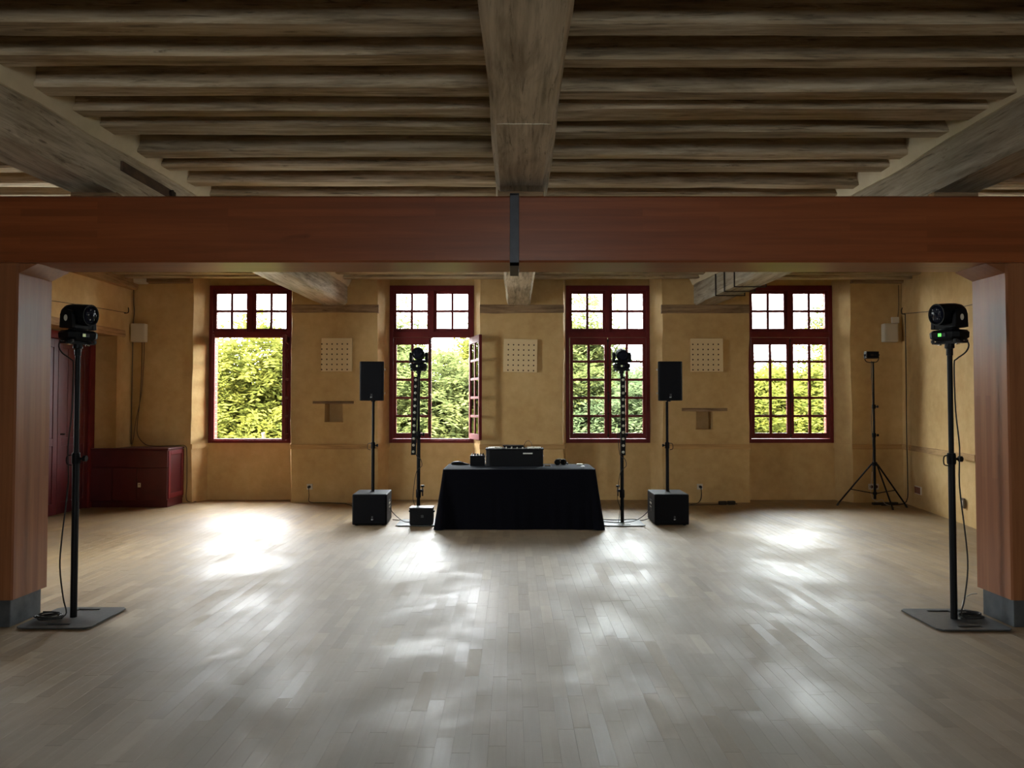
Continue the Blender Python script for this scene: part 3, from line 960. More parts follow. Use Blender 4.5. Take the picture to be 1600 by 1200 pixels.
def make_head(label, x, y, z, rz, pan, tilt, screen='screen_pale'):
    t = thing('moving_head', label, 'stage light', (x, y, z), rz, 'moving head stage lights')
    m = MB()
    oc = lambda hw, hd, c: [(-hw + c, -hd), (hw - c, -hd), (hw, -hd + c), (hw, hd - c), (hw - c, hd), (-hw + c, hd), (-hw, hd - c), (-hw, -hd + c)]
    def loft(rings, mm):
        n = 8; vs = []
        for hw, hd, c, zz in rings: vs += [(p[0], p[1], zz) for p in oc(hw, hd, c)]
        fs = [(k * n + i, k * n + (i + 1) % n, (k + 1) * n + (i + 1) % n, (k + 1) * n + i) for k in range(len(rings) - 1) for i in range(n)]
        fs += [tuple(range(n - 1, -1, -1)), tuple((len(rings) - 1) * n + i for i in range(n))]
        mm.add(vs, fs)
    loft([(.080, .075, .03, .018), (.098, .088, .03, .036), (.100, .090, .03, .070), (.088, .080, .03, .086)], m)
    m.cyl((0, 0, .084), (0, 0, .096), .06, n=20)
    base = m.build('base', M['black'], t, smooth=35)
    m = MB(); m.box(-.10, .10, -.035, .035, -.003, .010); m.cyl((0, 0, -.02), (0, 0, .0), .03, n=12); m.box(-.08, .08, -.02, .02, .008, .02)
    m.build('mounting_bracket', M['black_metal'], t)
    for sx in (-1, 1):
        MB().cyl((sx * .06, -.01, -.012), (sx * .06, -.01, .002), .012, n=8).build('bracket_bolt', M['chrome'], t)
        for sy in (-1, 1): MB().cyl((sx * .075, sy * .065, .002), (sx * .075, sy * .065, .022), .012, n=8).build('foot', M['rubber'], base)
    m = MB(); m.box(-.03, .03, -.0935, -.086, .036, .068)
    d = m.build('display', M['lens'], base)
    m = MB(); m.box(-.022, -.002, -.0945, -.093, .042, .062); m.build('display_glow', M[screen], d)
    m = MB()
    for i in range(2):
        for j in range(2): m.box(.004 + i * .011, .011 + i * .011, -.0945, -.093, .042 + j * .011, .05 + j * .011)
    m.build('buttons', M['plate'], d)
    # yoke: U with two arms, panned about z
    P = Matrix.Rotation(pan, 4, 'Z')
    m = MB()
    m.prism([(-.105, .098), (.105, .098), (.105, .128), (-.105, .128)], 'y', -.045, .045)
    for s in (-1, 1):
        lo, hi = sorted((s * .078, s * .112))
        m.prism([(-.05, .10), (.05, .10), (.046, .19), (.034, .214), (.0, .224), (-.034, .214), (-.046, .19)], 'x', lo, hi)
    m.xf(P)
    yk = m.build('yoke', M['black'], t, bevel=.004)
    for s in (-1, 1):
        m = MB(); m.lathe([(.001, .112), (.014, .112), (.014, .114), (.001, .114)], 16, Matrix.Scale(1, 4))
        Mx = P @ Matrix.Translation((0, 0, .165)) @ Matrix.Rotation(R(90) * s, 4, 'Y') @ Matrix.Diagonal((1.5, .9, 1, 1))
        m.xf(Mx); m.build('oval_badge', M['silver'], yk)
    # head: barrel along -y
    H = P @ Matrix.Translation((0, 0, .197)) @ Matrix.Rotation(tilt, 4, 'X') @ Matrix.Rotation(R(90), 4, 'X')
    m = MB(); m.lathe([(.022, -.108), (.048, -.098), (.064, -.075), (.071, -.04), (.073, .0), (.073, .05), (.072, .085), (.070, .092), (.062, .094), (.060, .088)], 28, H)
    hd = m.build('lamp_head', M['black'], t, smooth=40)
    m = MB(); m.lathe([(.001, .0885), (.058, .0885), (.056, .093), (.040, .099), (.02, .102), (.001, .103)], 28, H)
    m.build('lens', M['lens'], hd, smooth=60)
    m = MB()
    for k in range(28):
        a0 = 2 * PI * k / 28; a1 = 2 * PI * (k + 1) / 28
        vs = [(r_ * math.cos(q), r_ * math.sin(q), zz) for q in (a0, a1) for r_, zz in ((.066, .0935), (.073, .0935), (.073, .0985), (.066, .0985))]
        m.add(vs, [(0, 1, 5, 4), (1, 2, 6, 5), (2, 3, 7, 6), (3, 0, 4, 7)])
    m.xf(H); m.build('lens_ring', M['black_metal'], hd)
    m = MB()
    for k in range(7):
        a0 = 2 * PI * k / 6
        r0 = 0 if k == 6 else .036
        m.lathe([(.001, .0), (.013, .0), (.011, .008), (.001, .010)], 10, H @ Matrix.Translation((r0 * math.cos(a0), r0 * math.sin(a0), .094 if k < 6 else .101)))
    m.build('led_lenses', M['lens'], hd, smooth=60)
    return t

def coil(x, y, z, r, turns, seed, label, mat='rubber', tail=None):
    rr = random.Random(seed); pts = []
    for i in range(int(turns * 10)):
        a_ = i / 10 * 2 * PI
        q = r * (1 + .16 * math.sin(i * .7 + seed) + rr.uniform(-.05, .05))
        pts.append((x + q * math.cos(a_), y + q * .8 * math.sin(a_), z + .006 + i / (turns * 10) * .03 + .004 * math.sin(i)))
    if tail: pts += tail
    return tag(MB().tube(pts, .0055, 6, 2).build('cable_coil', M[mat], smooth=60), label, 'cable')

SPX = 2.945
st_l = make_stand('black pole stand with a heavy base plate touching the left timber pillar', -SPX, 4.985, 0, lean=.0)
st_r = make_stand('black pole stand with a heavy base plate touching the right timber pillar', SPX, 4.945, 0, lean=.0)
st_il = make_stand('black pole stand under the open window left of the table', -1.135, 8.96, 0)
st_ir = make_stand('black pole stand between the table and the right subwoofer', 1.335, 8.955, 0)
make_head('black moving head light on the pole by the left pillar, lens turned right', -SPX, 4.985, 1.852, R(60), R(20), R(4))
make_head('black moving head light on the pole by the right pillar, green display lit', SPX, 4.945, 1.852, R(-60), R(-20), R(4), 'screen_green')
make_head('small black moving head light in front of the open middle-left window', -1.135, 8.96, 1.852, 0, 0, R(-6))
make_head('small black moving head light in front of the closed middle-right window', 1.335, 8.955, 1.852, 0, 0, R(14))

def led_bar(label, x, y, z0, z1, lean):
    t = thing('led_bar', label, 'light', (x, y, z0), 0, 'vertical LED bars')
    L = z1 - z0
    sh = Matrix(((1, 0, lean / L, 0), (0, 1, 0, 0), (0, 0, 1, 0), (0, 0, 0, 1)))
    MB().box(-.027, .027, -.028, .028, 0, L).xf(sh).build('housing', M['black'], t, bevel=.003)
    for i in range(12):
        z = L * (i + .5) / 12
        xx = lean * z / L
        m = MB(); m.lathe([(.001, 0), (.0165, 0), (.015, .006), (.008, .010), (.001, .011)], 12, Matrix.Translation((xx, -.028, z)) @ Matrix.Rotation(R(90), 4, 'X'))
        m.build('led_lens', M['led'], t, smooth=60)
    for z in (.22 * L, .78 * L):
        xx = lean * z / L
        MB().box(xx - .02, xx + .045, .028, .046, z - .02, z + .02).build('clamp_bracket', M['black_metal'], t)
    return t
led_bar('vertical black LED bar with pale lenses on the pole left of the table', -1.185, 8.87, .835, 1.775, .03)
led_bar('vertical black LED bar with pale lenses on the pole right of the table', 1.335, 8.87, .83, 1.775, .0)

# ------------------------------------------------------------------ loudspeakers, subwoofers
def make_sub(label, x, y, rz):
    t = thing('subwoofer', label, 'speaker', (x, y, 0), rz, 'subwoofers on the floor')
    W, D, H = .205, .25, .372
    MB().box(-W, W, -D, D, .012, H).build('box', M['cabinet_black'], t, bevel=.012)
    m = MB()
    for i in (-1, 1):
        for j in (-1, 1): m.cyl((i * .16, j * .2, 0), (i * .16, j * .2, .014), .02, n=8)
    m.build('rubber_feet', M['rubber'], t, kind='stuff')
    g = MB().box(-W + .012, W - .012, -D - .010, -D + .004, .026, H - .014).build('grille', M['grille'], t, bevel=.006)
    m = MB()
    m.box(.022, .042, -D - .0125, -D - .009, .088, .115)
    m.build('badge', M['plate'], g)
    m = MB()   # two letter shapes of the badge
    z0, z1, y0, y1 = .068, .081, -D - .0125, -D - .009
    m.box(.022, .0245, y0, y1, z0, z1); m.box(.0245, .031, y0, y1, z0, z0 + .003); m.box(.0245, .030, y0, y1, z0 + .005, z0 + .008); m.box(.0245, .031, y0, y1, z1 - .003, z1)
    m.add([(.033, y0, z1), (.036, y0, z1), (.039, y0, z0 + .003), (.042, y0, z1), (.045, y0, z1), (.040, y0, z0), (.038, y0, z0)], [(0, 1, 2, 6), (2, 3, 4, 5), (2, 5, 6)])
    m.build('logo', M['whiter'], g)
    for s in (-1, 1):
        m = MB(); lo, hi = sorted((s * (W - .002), s * (W + .003)))
        m.box(lo, hi, -.075, .075, .14, .28)
        h = m.build('side_handle', M['rubber'], t, bevel=.004)
        m = MB(); lo, hi = sorted((s * (W + .001), s * (W + .005)))
        m.box(lo, hi, -.06, .06, .19, .197); m.box(lo, hi, -.06, .06, .23, .25)
        m.build('handle_slots', M['silver'], h)
    MB().lathe([(.032, H - .002), (.032, H + .004), (.022, H + .006), (.022, H + .012)], 16).build('pole_socket', M['black_metal'], t, smooth=40)
    return t
def make_pole(label, x, y, z0, z1, kx):
    t = thing('speaker_pole', label, 'pole', (x, y, z0), 0, 'speaker poles')
    mid = (z1 - z0) * .52
    MB().cyl((0, 0, 0), (0, 0, mid), .0205, n=16).build('lower_tube', M['black_metal'], t, smooth=50)
    MB().cyl((0, 0, mid - .02), (0, 0, z1 - z0), .0165, n=16).build('upper_tube', M['black_metal'], t, smooth=50)
    m = MB(); m.lathe([(.022, mid - .05), (.027, mid - .045), (.027, mid + .02), (.021, mid + .03)], 16)
    c_ = m.build('collar', M['black'], t, smooth=40)
    m = MB(); m.cyl((kx * .02, 0, mid - .01), (kx * .05, 0, mid - .01), .007, n=8); m.cyl((kx * .045, 0, mid - .01), (kx * .06, 0, mid - .01), .017, n=10)
    m.build('knob', M['black'], c_)
    MB().tube([(-kx * .02, 0, mid + .015), (-kx * .06, -.01, mid + .01), (-kx * .065, -.01, mid - .05), (-kx * .03, 0, mid - .065)], .004).build('pin_tether', M['rubber'], c_, smooth=60)
    return t
def make_speaker(label, x, y, z, rz):
    t = thing('loudspeaker', label, 'speaker', (x, y, z), rz, 'loudspeakers on poles')
    W, D, H = .147, .15, .475
    c = .02
    m = MB()
    m.prism([(-W + c, -D), (W - c, -D), (W, -D + c), (W * .72, D - .01), (W * .6, D), (-W * .6, D), (-W * .72, D - .01), (-W, -D + c)], 'z', 0, H)
    m.build('box', M['cabinet_black'], t, bevel=.008)
    g = MB().box(-W + .016, W - .016, -D - .008, -D + .004, .012, H - .012).build('grille', M['grille'], t, bevel=.006)
    MB().box(-.010, .012, -D - .0105, -D - .007, .055, .082).build('badge', M['plate'], g)
    m = MB(); z0, z1, y0, y1 = .034, .048, -D - .0105, -D - .007
    m.box(-.012, -.0095, y0, y1, z0, z1); m.box(-.0095, -.003, y0, y1, z0, z0 + .003); m.box(-.0095, -.004, y0, y1, z0 + .0055, z0 + .0085); m.box(-.0095, -.003, y0, y1, z1 - .003, z1)
    m.add([(-.001, y0, z1), (.002, y0, z1), (.005, y0, z0 + .003), (.008, y0, z1), (.011, y0, z1), (.006, y0, z0), (.004, y0, z0)], [(0, 1, 2, 6), (2, 3, 4, 5), (2, 5, 6)])
    m.build('logo', M['whiter'], g)
    MB().cyl((0, 0, -.012), (0, 0, .002), .026, n=14).build('pole_cup', M['black_metal'], t)
    for s in (-1, 1):
        for z in (.09, .38): MB().cyl((s * (W - .006), -.05, z), (s * (W + .006), -.05, z), .012, n=8).build('rigging_screw', M['silver'], t)
    return t
SLX, SRX = -1.705, 1.905
make_sub('black subwoofer box on the floor at the left, under the loudspeaker pole', SLX, 9.03, R(3))
make_sub('black subwoofer box on the floor at the right, under the loudspeaker pole', SRX, 9.04, R(-1))
make_pole('black pole rising from the left subwoofer', SLX, 9.05, .378, 1.475, 1)
make_pole('black pole rising from the right subwoofer', SRX, 9.05, .378, 1.475, -1)
make_speaker('black loudspeaker on the pole left of the open window', SLX - .0, 9.05, 1.487, R(2))
make_speaker('black loudspeaker on the pole right of the closed window', SRX + .02, 9.05, 1.487, R(-3))

# ------------------------------------------------------------------ table with black cloth
TX0, TX1, TY0, TY1, TZ = -.795, .963, 8.52, 9.27, .692
t = thing('folding_table', 'folding table hidden under the black cloth', 'table', ((TX0 + TX1) / 2, (TY0 + TY1) / 2, 0))
hx, hy = (TX1 - TX0) / 2 - .012, (TY1 - TY0) / 2 - .012
MB().box(-hx, hx, -hy, hy, TZ - .035, TZ - .005).build('tabletop', M['white'], t, bevel=.005)
for i in (-1, 1):
    for j in (-1, 1):
        MB().cyl((i * (hx - .1), j * (hy - .08), 0), (i * (hx - .1), j * (hy - .08), TZ - .03), .014, n=10).build('leg', M['black_metal'], t)
def cloth_mesh():
    m = MB(); rr = random.Random(5)
    cx_, cy_ = (TX0 + TX1) / 2, (TY0 + TY1) / 2
    HX, HY = (TX1 - TX0) / 2, (TY1 - TY0) / 2
    # perimeter parameter
    per = []
    r = .03
    nx, ny = 60, 26
    for i in range(nx): per.append((-HX + r + (2 * HX - 2 * r) * i / (nx - 1), -HY, 0, -1))
    for k in range(1, 5): q = k / 5 * PI / 2; per.append((HX - r + r * math.sin(q), -HY + r - r * math.cos(q), math.sin(q), -math.cos(q)))
    for i in range(ny): per.append((HX, -HY + r + (2 * HY - 2 * r) * i / (ny - 1), 1, 0))
    for k in range(1, 5): q = k / 5 * PI / 2; per.append((HX - r + r * math.cos(q), HY - r + r * math.sin(q), math.cos(q), math.sin(q)))
    for i in range(nx): per.append((HX - r - (2 * HX - 2 * r) * i / (nx - 1), HY, 0, 1))
    for k in range(1, 5): q = k / 5 * PI / 2; per.append((-HX + r - r * math.sin(q), HY - r + r * math.cos(q), -math.sin(q), math.cos(q)))
    for i in range(ny): per.append((-HX, HY - r - (2 * HY - 2 * r) * i / (ny - 1), -1, 0))
    for k in range(1, 5): q = k / 5 * PI / 2; per.append((-HX + r - r * math.cos(q), -HY + r - r * math.sin(q), -math.cos(q), -math.sin(q)))
    n = len(per)
    levels = [TZ + .003, TZ - .003, TZ - .02, .60, .50, .40, .30, .20, .12, .06, .02, .006]
    f1, f2 = wob(71), wob(72)
    vs = []; dist = 0; prev = None; ds = []
    for p in per:
        if prev: dist += math.hypot(p[0] - prev[0], p[1] - prev[1])
        prev = p; ds.append(dist)
    for li, z in enumerate(levels):
        h = max(0, (TZ - z) / TZ)
        for (x, y, nx_, ny_), s in zip(per, ds):
            flare = .085 * h ** 1.1 * (abs(nx_) ** .7) + .025 * h * abs(ny_)
            corner = abs(nx_) * abs(ny_)
            flare += corner * .07 * h
            wv = (f1(s * 5.5) * .022 + f2(s * 11) * .010) * h ** 1.3
            off = flare + wv + (.004 if li else -.012)
            vs.append((x + nx_ * off, y + ny_ * off, z + (.004 * f2(s * 7) if 2 < li < len(levels) - 1 else 0)))
    fs = []
    for li in range(len(levels) - 1):
        for i in range(n): fs.append((li * n + i, li * n + (i + 1) % n, (li + 1) * n + (i + 1) % n, (li + 1) * n + i))
    fs.append(tuple(range(n)))
    m.add(vs, fs)
    m.xf(Matrix.Translation((cx_, cy_, 0)))
    return m
tag(cloth_mesh().build('tablecloth', M['cloth'], smooth=50), 'black cloth draped to the floor over the table', 'tablecloth')

# things on the table
TT = TZ + .003
t = thing('dj_case', 'wide black equipment case with controls along its top, middle of the table', 'equipment', (.032, 9.03, TT))
m = MB(); m.prism([(-.345, -.14), (-.30, -.165), (.30, -.165), (.345, -.14), (.345, .16), (-.345, .16)], 'z', 0, .20)
m.build('case_body', M['black'], t, bevel=.006)
m = MB(); m.box(-.352, .352, -.15, .165, .196, .212); m.build('case_lid', M['cabinet_black'], t, bevel=.004)
m = MB(); m.prism([(-.12, .212), (.12, .212), (.11, .243), (-.15, .243)], 'y', .02, .12); m.build('screen_hood', M['black'], t)
rr = random.Random(3)
for sx in (-1, 1):
    m = MB(); m.lathe([(.001, .212), (.085, .212), (.085, .222), (.075, .226), (.001, .226)], 24, Matrix.Translation((sx * .235, .0, 0)))
    m.build('jog_wheel', M['silver'], t, smooth=40)
for i in range(10):
    xx = -.30 + i * .066
    MB().cyl((xx, -.115, .212), (xx, -.115, .232 + rr.uniform(-.004, .008)), .008, n=8).build('knob', M['silver'], t)
MB().box(.10, .215, -.169, -.164, .150, .164).build('name_plate', M['silver'], t, label='pale blank name strip')
for s in (-1, 1):
    for z in (.06, .12): MB().box(*sorted((s * .343, s * .352)), -.02, .03, z - .012, z + .012).build('latch', M['chrome'], t)
tag(MB().tube([(.16, 9.12, .90), (.155, 9.12, .95), (.19, 9.11, .99), (.235, 9.11, .975), (.25, 9.11, .905)], .004).build('cable', M['cable_grey'], smooth=60), 'thin cable looping above the equipment case', 'cable')
t = thing('mixer', 'small black box mixer with knobs on the left of the equipment case', 'equipment', (-.42, 9.05, TT))
MB().box(-.088, .088, -.11, .11, 0, .125).build('case_body', M['black'], t, bevel=.006)
for i in range(5):
    for j in range(2):
        MB().cyl((-.066 + i * .033, -.06 + j * .09, .124), (-.066 + i * .033, -.06 + j * .09, .146), .008, n=8).build('knob', M['silver' if (i + j) % 3 == 0 else 'black_metal'], t)
for s in (-1, 1):
    for z in (.04, .09): MB().box(*sorted((s * .087, s * .095)), -.02, .02, z - .01, z + .01).build('latch', M['chrome'], t)
m = MB(); vs = []
n = 18
for k, (f, z) in enumerate(((.92, 0), (1, .012), (.95, .028), (.7, .040), (.3, .046))):
    for i in range(n):
        q = 2 * PI * i / n
        vs.append((.115 * f * math.cos(q), .05 * f * math.sin(q), z * (1 - .55 * max(0, math.cos(q)))))
m.add(vs, [(k * n + i, k * n + (i + 1) % n, (k + 1) * n + (i + 1) % n, (k + 1) * n + i) for k in range(4) for i in range(n)] + [tuple(range(n)), tuple(4 * n + i for i in range(n))])
m.xf(Matrix.Translation((-.64, 9.12, TT)))
tag(m.build('pouch', M['black'], smooth=60), 'flat glossy black pouch at the left end of the table', 'pouch')
t = thing('headphones', 'black folded headphones on the cloth right of the equipment case', 'headphones', (.60, 9.10, TT))
for dx, a_ in ((-.04, 20), (.035, -25)):
    m = MB(); m.lathe([(.02, -.018), (.036, -.014), (.04, 0), (.036, .014), (.02, .02)], 16, Matrix.Translation((dx, 0, .034)) @ Matrix.Rotation(R(80), 4, 'X') @ Matrix.Rotation(R(a_), 4, 'Y'))
    m.build('ear_cup', M['black'], t, smooth=60)
MB().tube([(-.04, .02, .04), (-.03, .06, .06), (.02, .08, .055), (.06, .05, .03), (.085, -.01, .014)], .010).build('headband', M['black'], t, smooth=60)
t = thing('phone', 'dark phone lying against the right side of the equipment case', 'phone', (.43, 8.93, TT))
MB().box(-.036, .036, -.05, .07, 0, .010).build('phone_body', M['phone_dark'], t, bevel=.003)
tag(MB().box(.80, .875, 9.08, 9.16, TT, TT + .012).build('adapter', M['white'], bevel=.003), 'small pale flat adapter at the back right of the table', 'adapter')
m = MB(); m.lathe([(.012, 0), (.02, .003), (.02, .010), (.012, .014)], 12, Matrix.Translation((.845, 8.83, TT)) @ Matrix.Diagonal((1.2, .8, 1, 1)))
tag(m.build('earbud_case', M['whiter'], smooth=50), 'tiny white oval case near the right edge of the table', 'case')

# small amplifier box on the left stand's plate
t = thing('power_box', 'small black box standing on the base plate left of the table', 'box', (-1.075, 8.82, .0145))
MB().box(-.135, .135, -.095, .085, .008, .205).build('box_body', M['cabinet_black'], t, bevel=.004)
MB().box(-.139, .139, -.100, .090, .195, .208).build('box_lid', M['plate'], t, bevel=.003)
MB().box(.0, .03, -.099, -.094, .09, .12).build('badge', M['plate'], t)
m = MB()
for i in (-1, 1):
    for j in (-1, 1): m.cyl((i * .11, j * .075, 0), (i * .11, j * .075, .01), .012, n=8)
m.build('rubber_feet', M['rubber'], t, kind='stuff')
for s in (-1, 1): MB().box(*sorted((s * .135, s * .153)), -.02, .02, .145, .165).build('latch', M['black_metal'], t)

# ------------------------------------------------------------------ tripod with small floodlight
TXc, TYc = 5.07, 10.32
t = thing('tripod_stand', 'black tripod lighting stand in the right corner', 'stand', (TXc, TYc, 0))
MB().cyl((0, 0, .12), (0, 0, 1.02), .0175, n=14).build('lower_tube', M['black_metal'], t, smooth=50)
MB().cyl((0, 0, 1.0), (0, 0, 1.42), .0145, n=14).build('middle_tube', M['black_metal'], t, smooth=50)
MB().cyl((0, 0, 1.40), (0, 0, 2.03), .0115, n=14).build('upper_tube', M['black_metal'], t, smooth=50)
for z in (1.01, 1.41):
    m = MB(); m.lathe([(.02, z - .03), (.026, z - .025), (.026, z + .025), (.02, z + .03)], 14)
    cl = m.build('collar', M['black'], t, smooth=40)
    m = MB(); m.cyl((.02, 0, z), (.045, 0, z), .006, n=8); m.cyl((.042, 0, z), (.06, 0, z), .018, n=8); m.build('knob', M['black'], cl)
m = MB(); m.lathe([(.022, .58), (.035, .59), (.035, .63), (.022, .64)], 14); m.build('upper_hub', M['black'], t, smooth=40)
m = MB(); m.lathe([(.022, .18), (.028, .185), (.028, .215), (.022, .22)], 14); m.build('lower_hub', M['black'], t, smooth=40)
feet = [(-.43, .22), (.44, .0), (.125, -.235)]
for fx, fy in feet:
    d = Vector((fx, fy, 0)).normalized()
    p0 = Vector((d.x * .035, d.y * .035, .61)); p1 = Vector((fx, fy, .018))
    m = MB(); m.cyl(p0, p1, .011, n=10)
    lg = m.build('leg', M['black_metal'], t, smooth=50)
    q = p0.lerp(p1, .62)
    MB().cyl((d.x * .028, d.y * .028, .20), q, .0065, n=8).build('strut', M['black_metal'], lg)
    m = MB(); m.cyl(p0.lerp(p1, .95), (fx * 1.01, fy * 1.01, .0), .015, n=8); m.build('rubber_foot', M['rubber'], lg)
t = thing('floodlight', 'small dark floodlight with a bracket on top of the tripod', 'light', (TXc - .02, TYc, 2.03))
MB().box(-.088, .088, -.035, .05, .055, .155).build('housing', M['iron'], t, bevel=.006)
MB().box(-.076, .076, -.039, -.033, .067, .143).build('front_glass', M['lens'], t)
m = MB(); m.box(-.03, .01, -.042, -.037, .09, .115); m.box(.02, .05, -.042, -.037, .10, .105); m.build('led_chip', M['iron'], t)
m = MB(); m.tube([(-.094, 0, .105), (-.098, 0, .05), (-.06, 0, .005), (.06, 0, .005), (.098, 0, .05), (.094, 0, .105)], .006); m.build('bracket', M['black_metal'], t, smooth=60)
for s in (-1, 1): MB().cyl((s * .086, 0, .105), (s * .106, 0, .105), .012, n=8).build('bracket_knob', M['black'], t)
MB().cyl((.02, 0, -.005), (.02, 0, .01), .02, n=10).build('mount', M['black'], t)

# ------------------------------------------------------------------ wall fittings
def acoustic(label, x0, x1, z0, z1, dx, rot):
    cx_, cz = (x0 + x1) / 2, (z0 + z1) / 2
    t = thing('perforated_panel', label, 'panel', (cx_, YP - .012, cz), 0, 'square perforated wall panels')
    t.rotation_euler = (0, R(rot), 0)
    h = (x1 - x0) / 2; k = (z1 - z0) / 2
    m = MB(); m.box(-h, h, -.04, .0, -k, k); m.build('board', M['panel'], t, bevel=.004)
    m = MB()
    s = .075
    for i in range(6):
        for j in range(6):
            xx, zz = dx + (i - 2.5) * s, (j - 2.5) * s - .03
            m.cyl((xx, -.0415, zz), (xx, -.03, zz), .0115, n=8)
    m.build('holes', M['hole'], t, kind='stuff')
    return t
acoustic('square cream panel of small holes on the pier behind the left loudspeaker', -2.80, -2.35, 1.925, 2.415, -.03, 0)
acoustic('square cream panel of small holes on the middle pier above the table', -.125, .37, 1.915, 2.40, .01, 1.2)
acoustic('square cream panel of small holes on the pier right of the right loudspeaker', 2.625, 3.10, 1.92, 2.41, -.02, 0)

t = thing('wall_speaker', 'pale wall box with cables, left of the first window', 'speaker', (-5.475, YP - .01, 2.49), 0, 'pale wall boxes')
MB().box(-.105, .105, -.10, .0, -.135, .135).build('box_body', M['white'], t, bevel=.012)
MB().box(-.088, .088, -.104, -.098, -.118, .118).build('front_cover', M['white'], t, bevel=.003)
t = thing('wall_speaker', 'pale wall box on the pier right of the last window', 'speaker', (5.545, YP - .01, 2.49), 0, 'pale wall boxes')
MB().box(-.105, .105, -.10, .0, -.135, .135).build('box_body', M['white'], t, bevel=.012)
MB().box(-.088, .088, -.104, -.098, -.118, .118).build('front_cover', M['white'], t, bevel=.003)
t = thing('junction_box', 'small pale box above the wall box in the right corner', 'box', (5.64, YP - .01, 2.68))
MB().box(-.05, .05, -.05, 0, -.045, .045).build('box_body', M['white'], t, bevel=.004)
MB().cyl((0, -.052, 0), (0, -.048, 0), .008).build('screw', M['silver'], t)
t = thing('alarm_box', 'white box high in the left corner under the ceiling', 'box', (-5.47, YP - .12, 3.30))
MB().box(-.115, .115, -.06, .10, -.09, .085).build('box_body', M['white'], t, bevel=.02)
MB().box(-.06, .06, -.064, -.058, -.05, .03).build('front_cover', M['white'], t, bevel=.004)
t = thing('junction_box', 'small white box left of the corner alarm box', 'box', (-5.575, YP - .25, 3.18))
MB().box(-.02, .045, -.05, .05, -.04, .04).build('box_body', M['white'], t, bevel=.004)
MB().cyl((.01, -.052, 0), (.01, -.048, 0), .008).build('screw', M['silver'], t)

def outlet(label, x, z):
    t = thing('power_outlet', label, 'outlet', (x, YP - .008, z), 0, 'white power outlets')
    MB().box(-.042, .042, -.014, .004, -.042, .042).build('face_plate', M['white'], t, bevel=.004)
    MB().cyl((0, -.016, 0), (0, -.010, 0), .024, n=14).build('socket', M['white'], t)
    p = MB().cyl((0, -.06, .0), (0, -.012, .0), .02, n=12).build('plug', M['rubber'], t)
    return t
outlet('white outlet with a black plug left of the left subwoofer', -2.965, .235)
outlet('white outlet with a black plug right of the right subwoofer', 2.755, .235)
t = thing('power_outlet', 'white double outlet behind the tripod stand', 'outlet', (5.30, YP - .008, .235), 0, 'white power outlets')
MB().box(-.075, .075, -.014, .004, -.042, .042).build('face_plate', M['white'], t, bevel=.004)
for s in (-1, 1): MB().cyl((s * .035, -.016, 0), (s * .035, -.010, 0), .024, n=14).build('socket', M['hole'], t)
def on_right(name, label, cat, y, z, group=None):
    ang = math.atan2(RX - RB[0], YP - RB[1])
    return thing(name, label, cat, (rwx(y) - .012, y, z), -ang, group)
t = on_right('socket_strip', 'copper coloured triple socket low on the right wall', 'outlet', 10.25, .25)
MB().box(-.012, .006, -.11, .11, -.055, .055).build('face_plate', M['white'], t, bevel=.003)
for i in (-1, 0, 1): MB().box(-.017, -.010, i * .07 - .027, i * .07 + .027, -.045, .045).build('socket', M['copper'], t, bevel=.003)
t = on_right('wall_switch', 'small switch low on the right wall beside the right stand', 'switch', 8.85, .26)
MB().box(-.014, .006, -.04, .04, -.06, .06).build('face_plate', M['cable_grey'], t, bevel=.003)
MB().box(-.019, -.012, -.02, .02, -.03, .03).build('rocker', M['white'], t, bevel=.003)

# hooks and picture wires
t = thing('wall_hook', 'dark iron hook high on the left wall holding a wire', 'hook', (LX + .005, 10.60, 2.77), 0, 'iron wall hooks')
MB().tube([(-.02, .0, -.01), (.03, 0, -.01), (.05, 0, .0), (.055, 0, .03), (.05, 0, .07)], .007).build('hook_body', M['iron'], t, smooth=60)
t = thing('wall_hook', 'dark iron hook high on the right wall holding a wire', 'hook', (rwx(10.70) - .005, 10.70, 2.79), 0, 'iron wall hooks')
MB().tube([(.03, .0, -.03), (-.03, 0, -.03), (-.04, 0, .0), (-.04, 0, .03), (-.03, 0, .06)], .007).build('hook_body', M['iron'], t, smooth=60)
tag(MB().tube([(LX + .04, 10.60, 2.762), (LX + .03, 9.9, 2.74), (LX + .02, 8.95, 2.70), (LX + .02, 8.4, 2.66)], .004, 5).build('wire', M['iron'], smooth=60), 'thin wire running along the left wall from its hook', 'wire')
tag(MB().tube([(rwx(10.7) - .04, 10.70, 2.762), (rwx(9.6) - .03, 9.6, 2.66), (rwx(9.2) - .03, 9.2, 2.62), (rwx(8.5) - .02, 8.5, 2.60)], .004, 5).build('wire', M['iron'], smooth=60), 'thin wire running along the right wall from its hook', 'wire')

# wall cables
Yc = YP - .018
tag(MB().tube([(-5.575, Yc - .02, 3.30), (-5.572, Yc - .02, 2.95), (-5.56, Yc - .02, 2.80), (-5.575, Yc - .02, 2.6), (-5.578, Yc - .02, 2.0), (-5.580, Yc - .02, 1.4), (-5.578, Yc - .02, .86)], .008, 6).build('wall_cable', M['cable_grey'], smooth=60), 'dark cable running down the left corner', 'cable')
tag(MB().tube([(-5.45, Yc, 2.36), (-5.45, Yc, 2.0), (-5.47, Yc, 1.5), (-5.50, Yc - .01, 1.15), (-5.48, Yc - .02, .98), (-5.36, Yc - .05, .86), (-5.2, Yc - .1, .835), (-4.95, Yc - .04, .835), (-4.79, Yc - .02, .835), (-4.77, Yc + .0, .70), (-4.765, Yc - .0, .3), (-4.76, Yc - .01, .04), (-4.66, Yc + .08, .008)], .006, 6).build('wall_cable', M['cable_grey'], smooth=60), 'thin cable from the left wall box over the cabinet to the floor', 'cable')
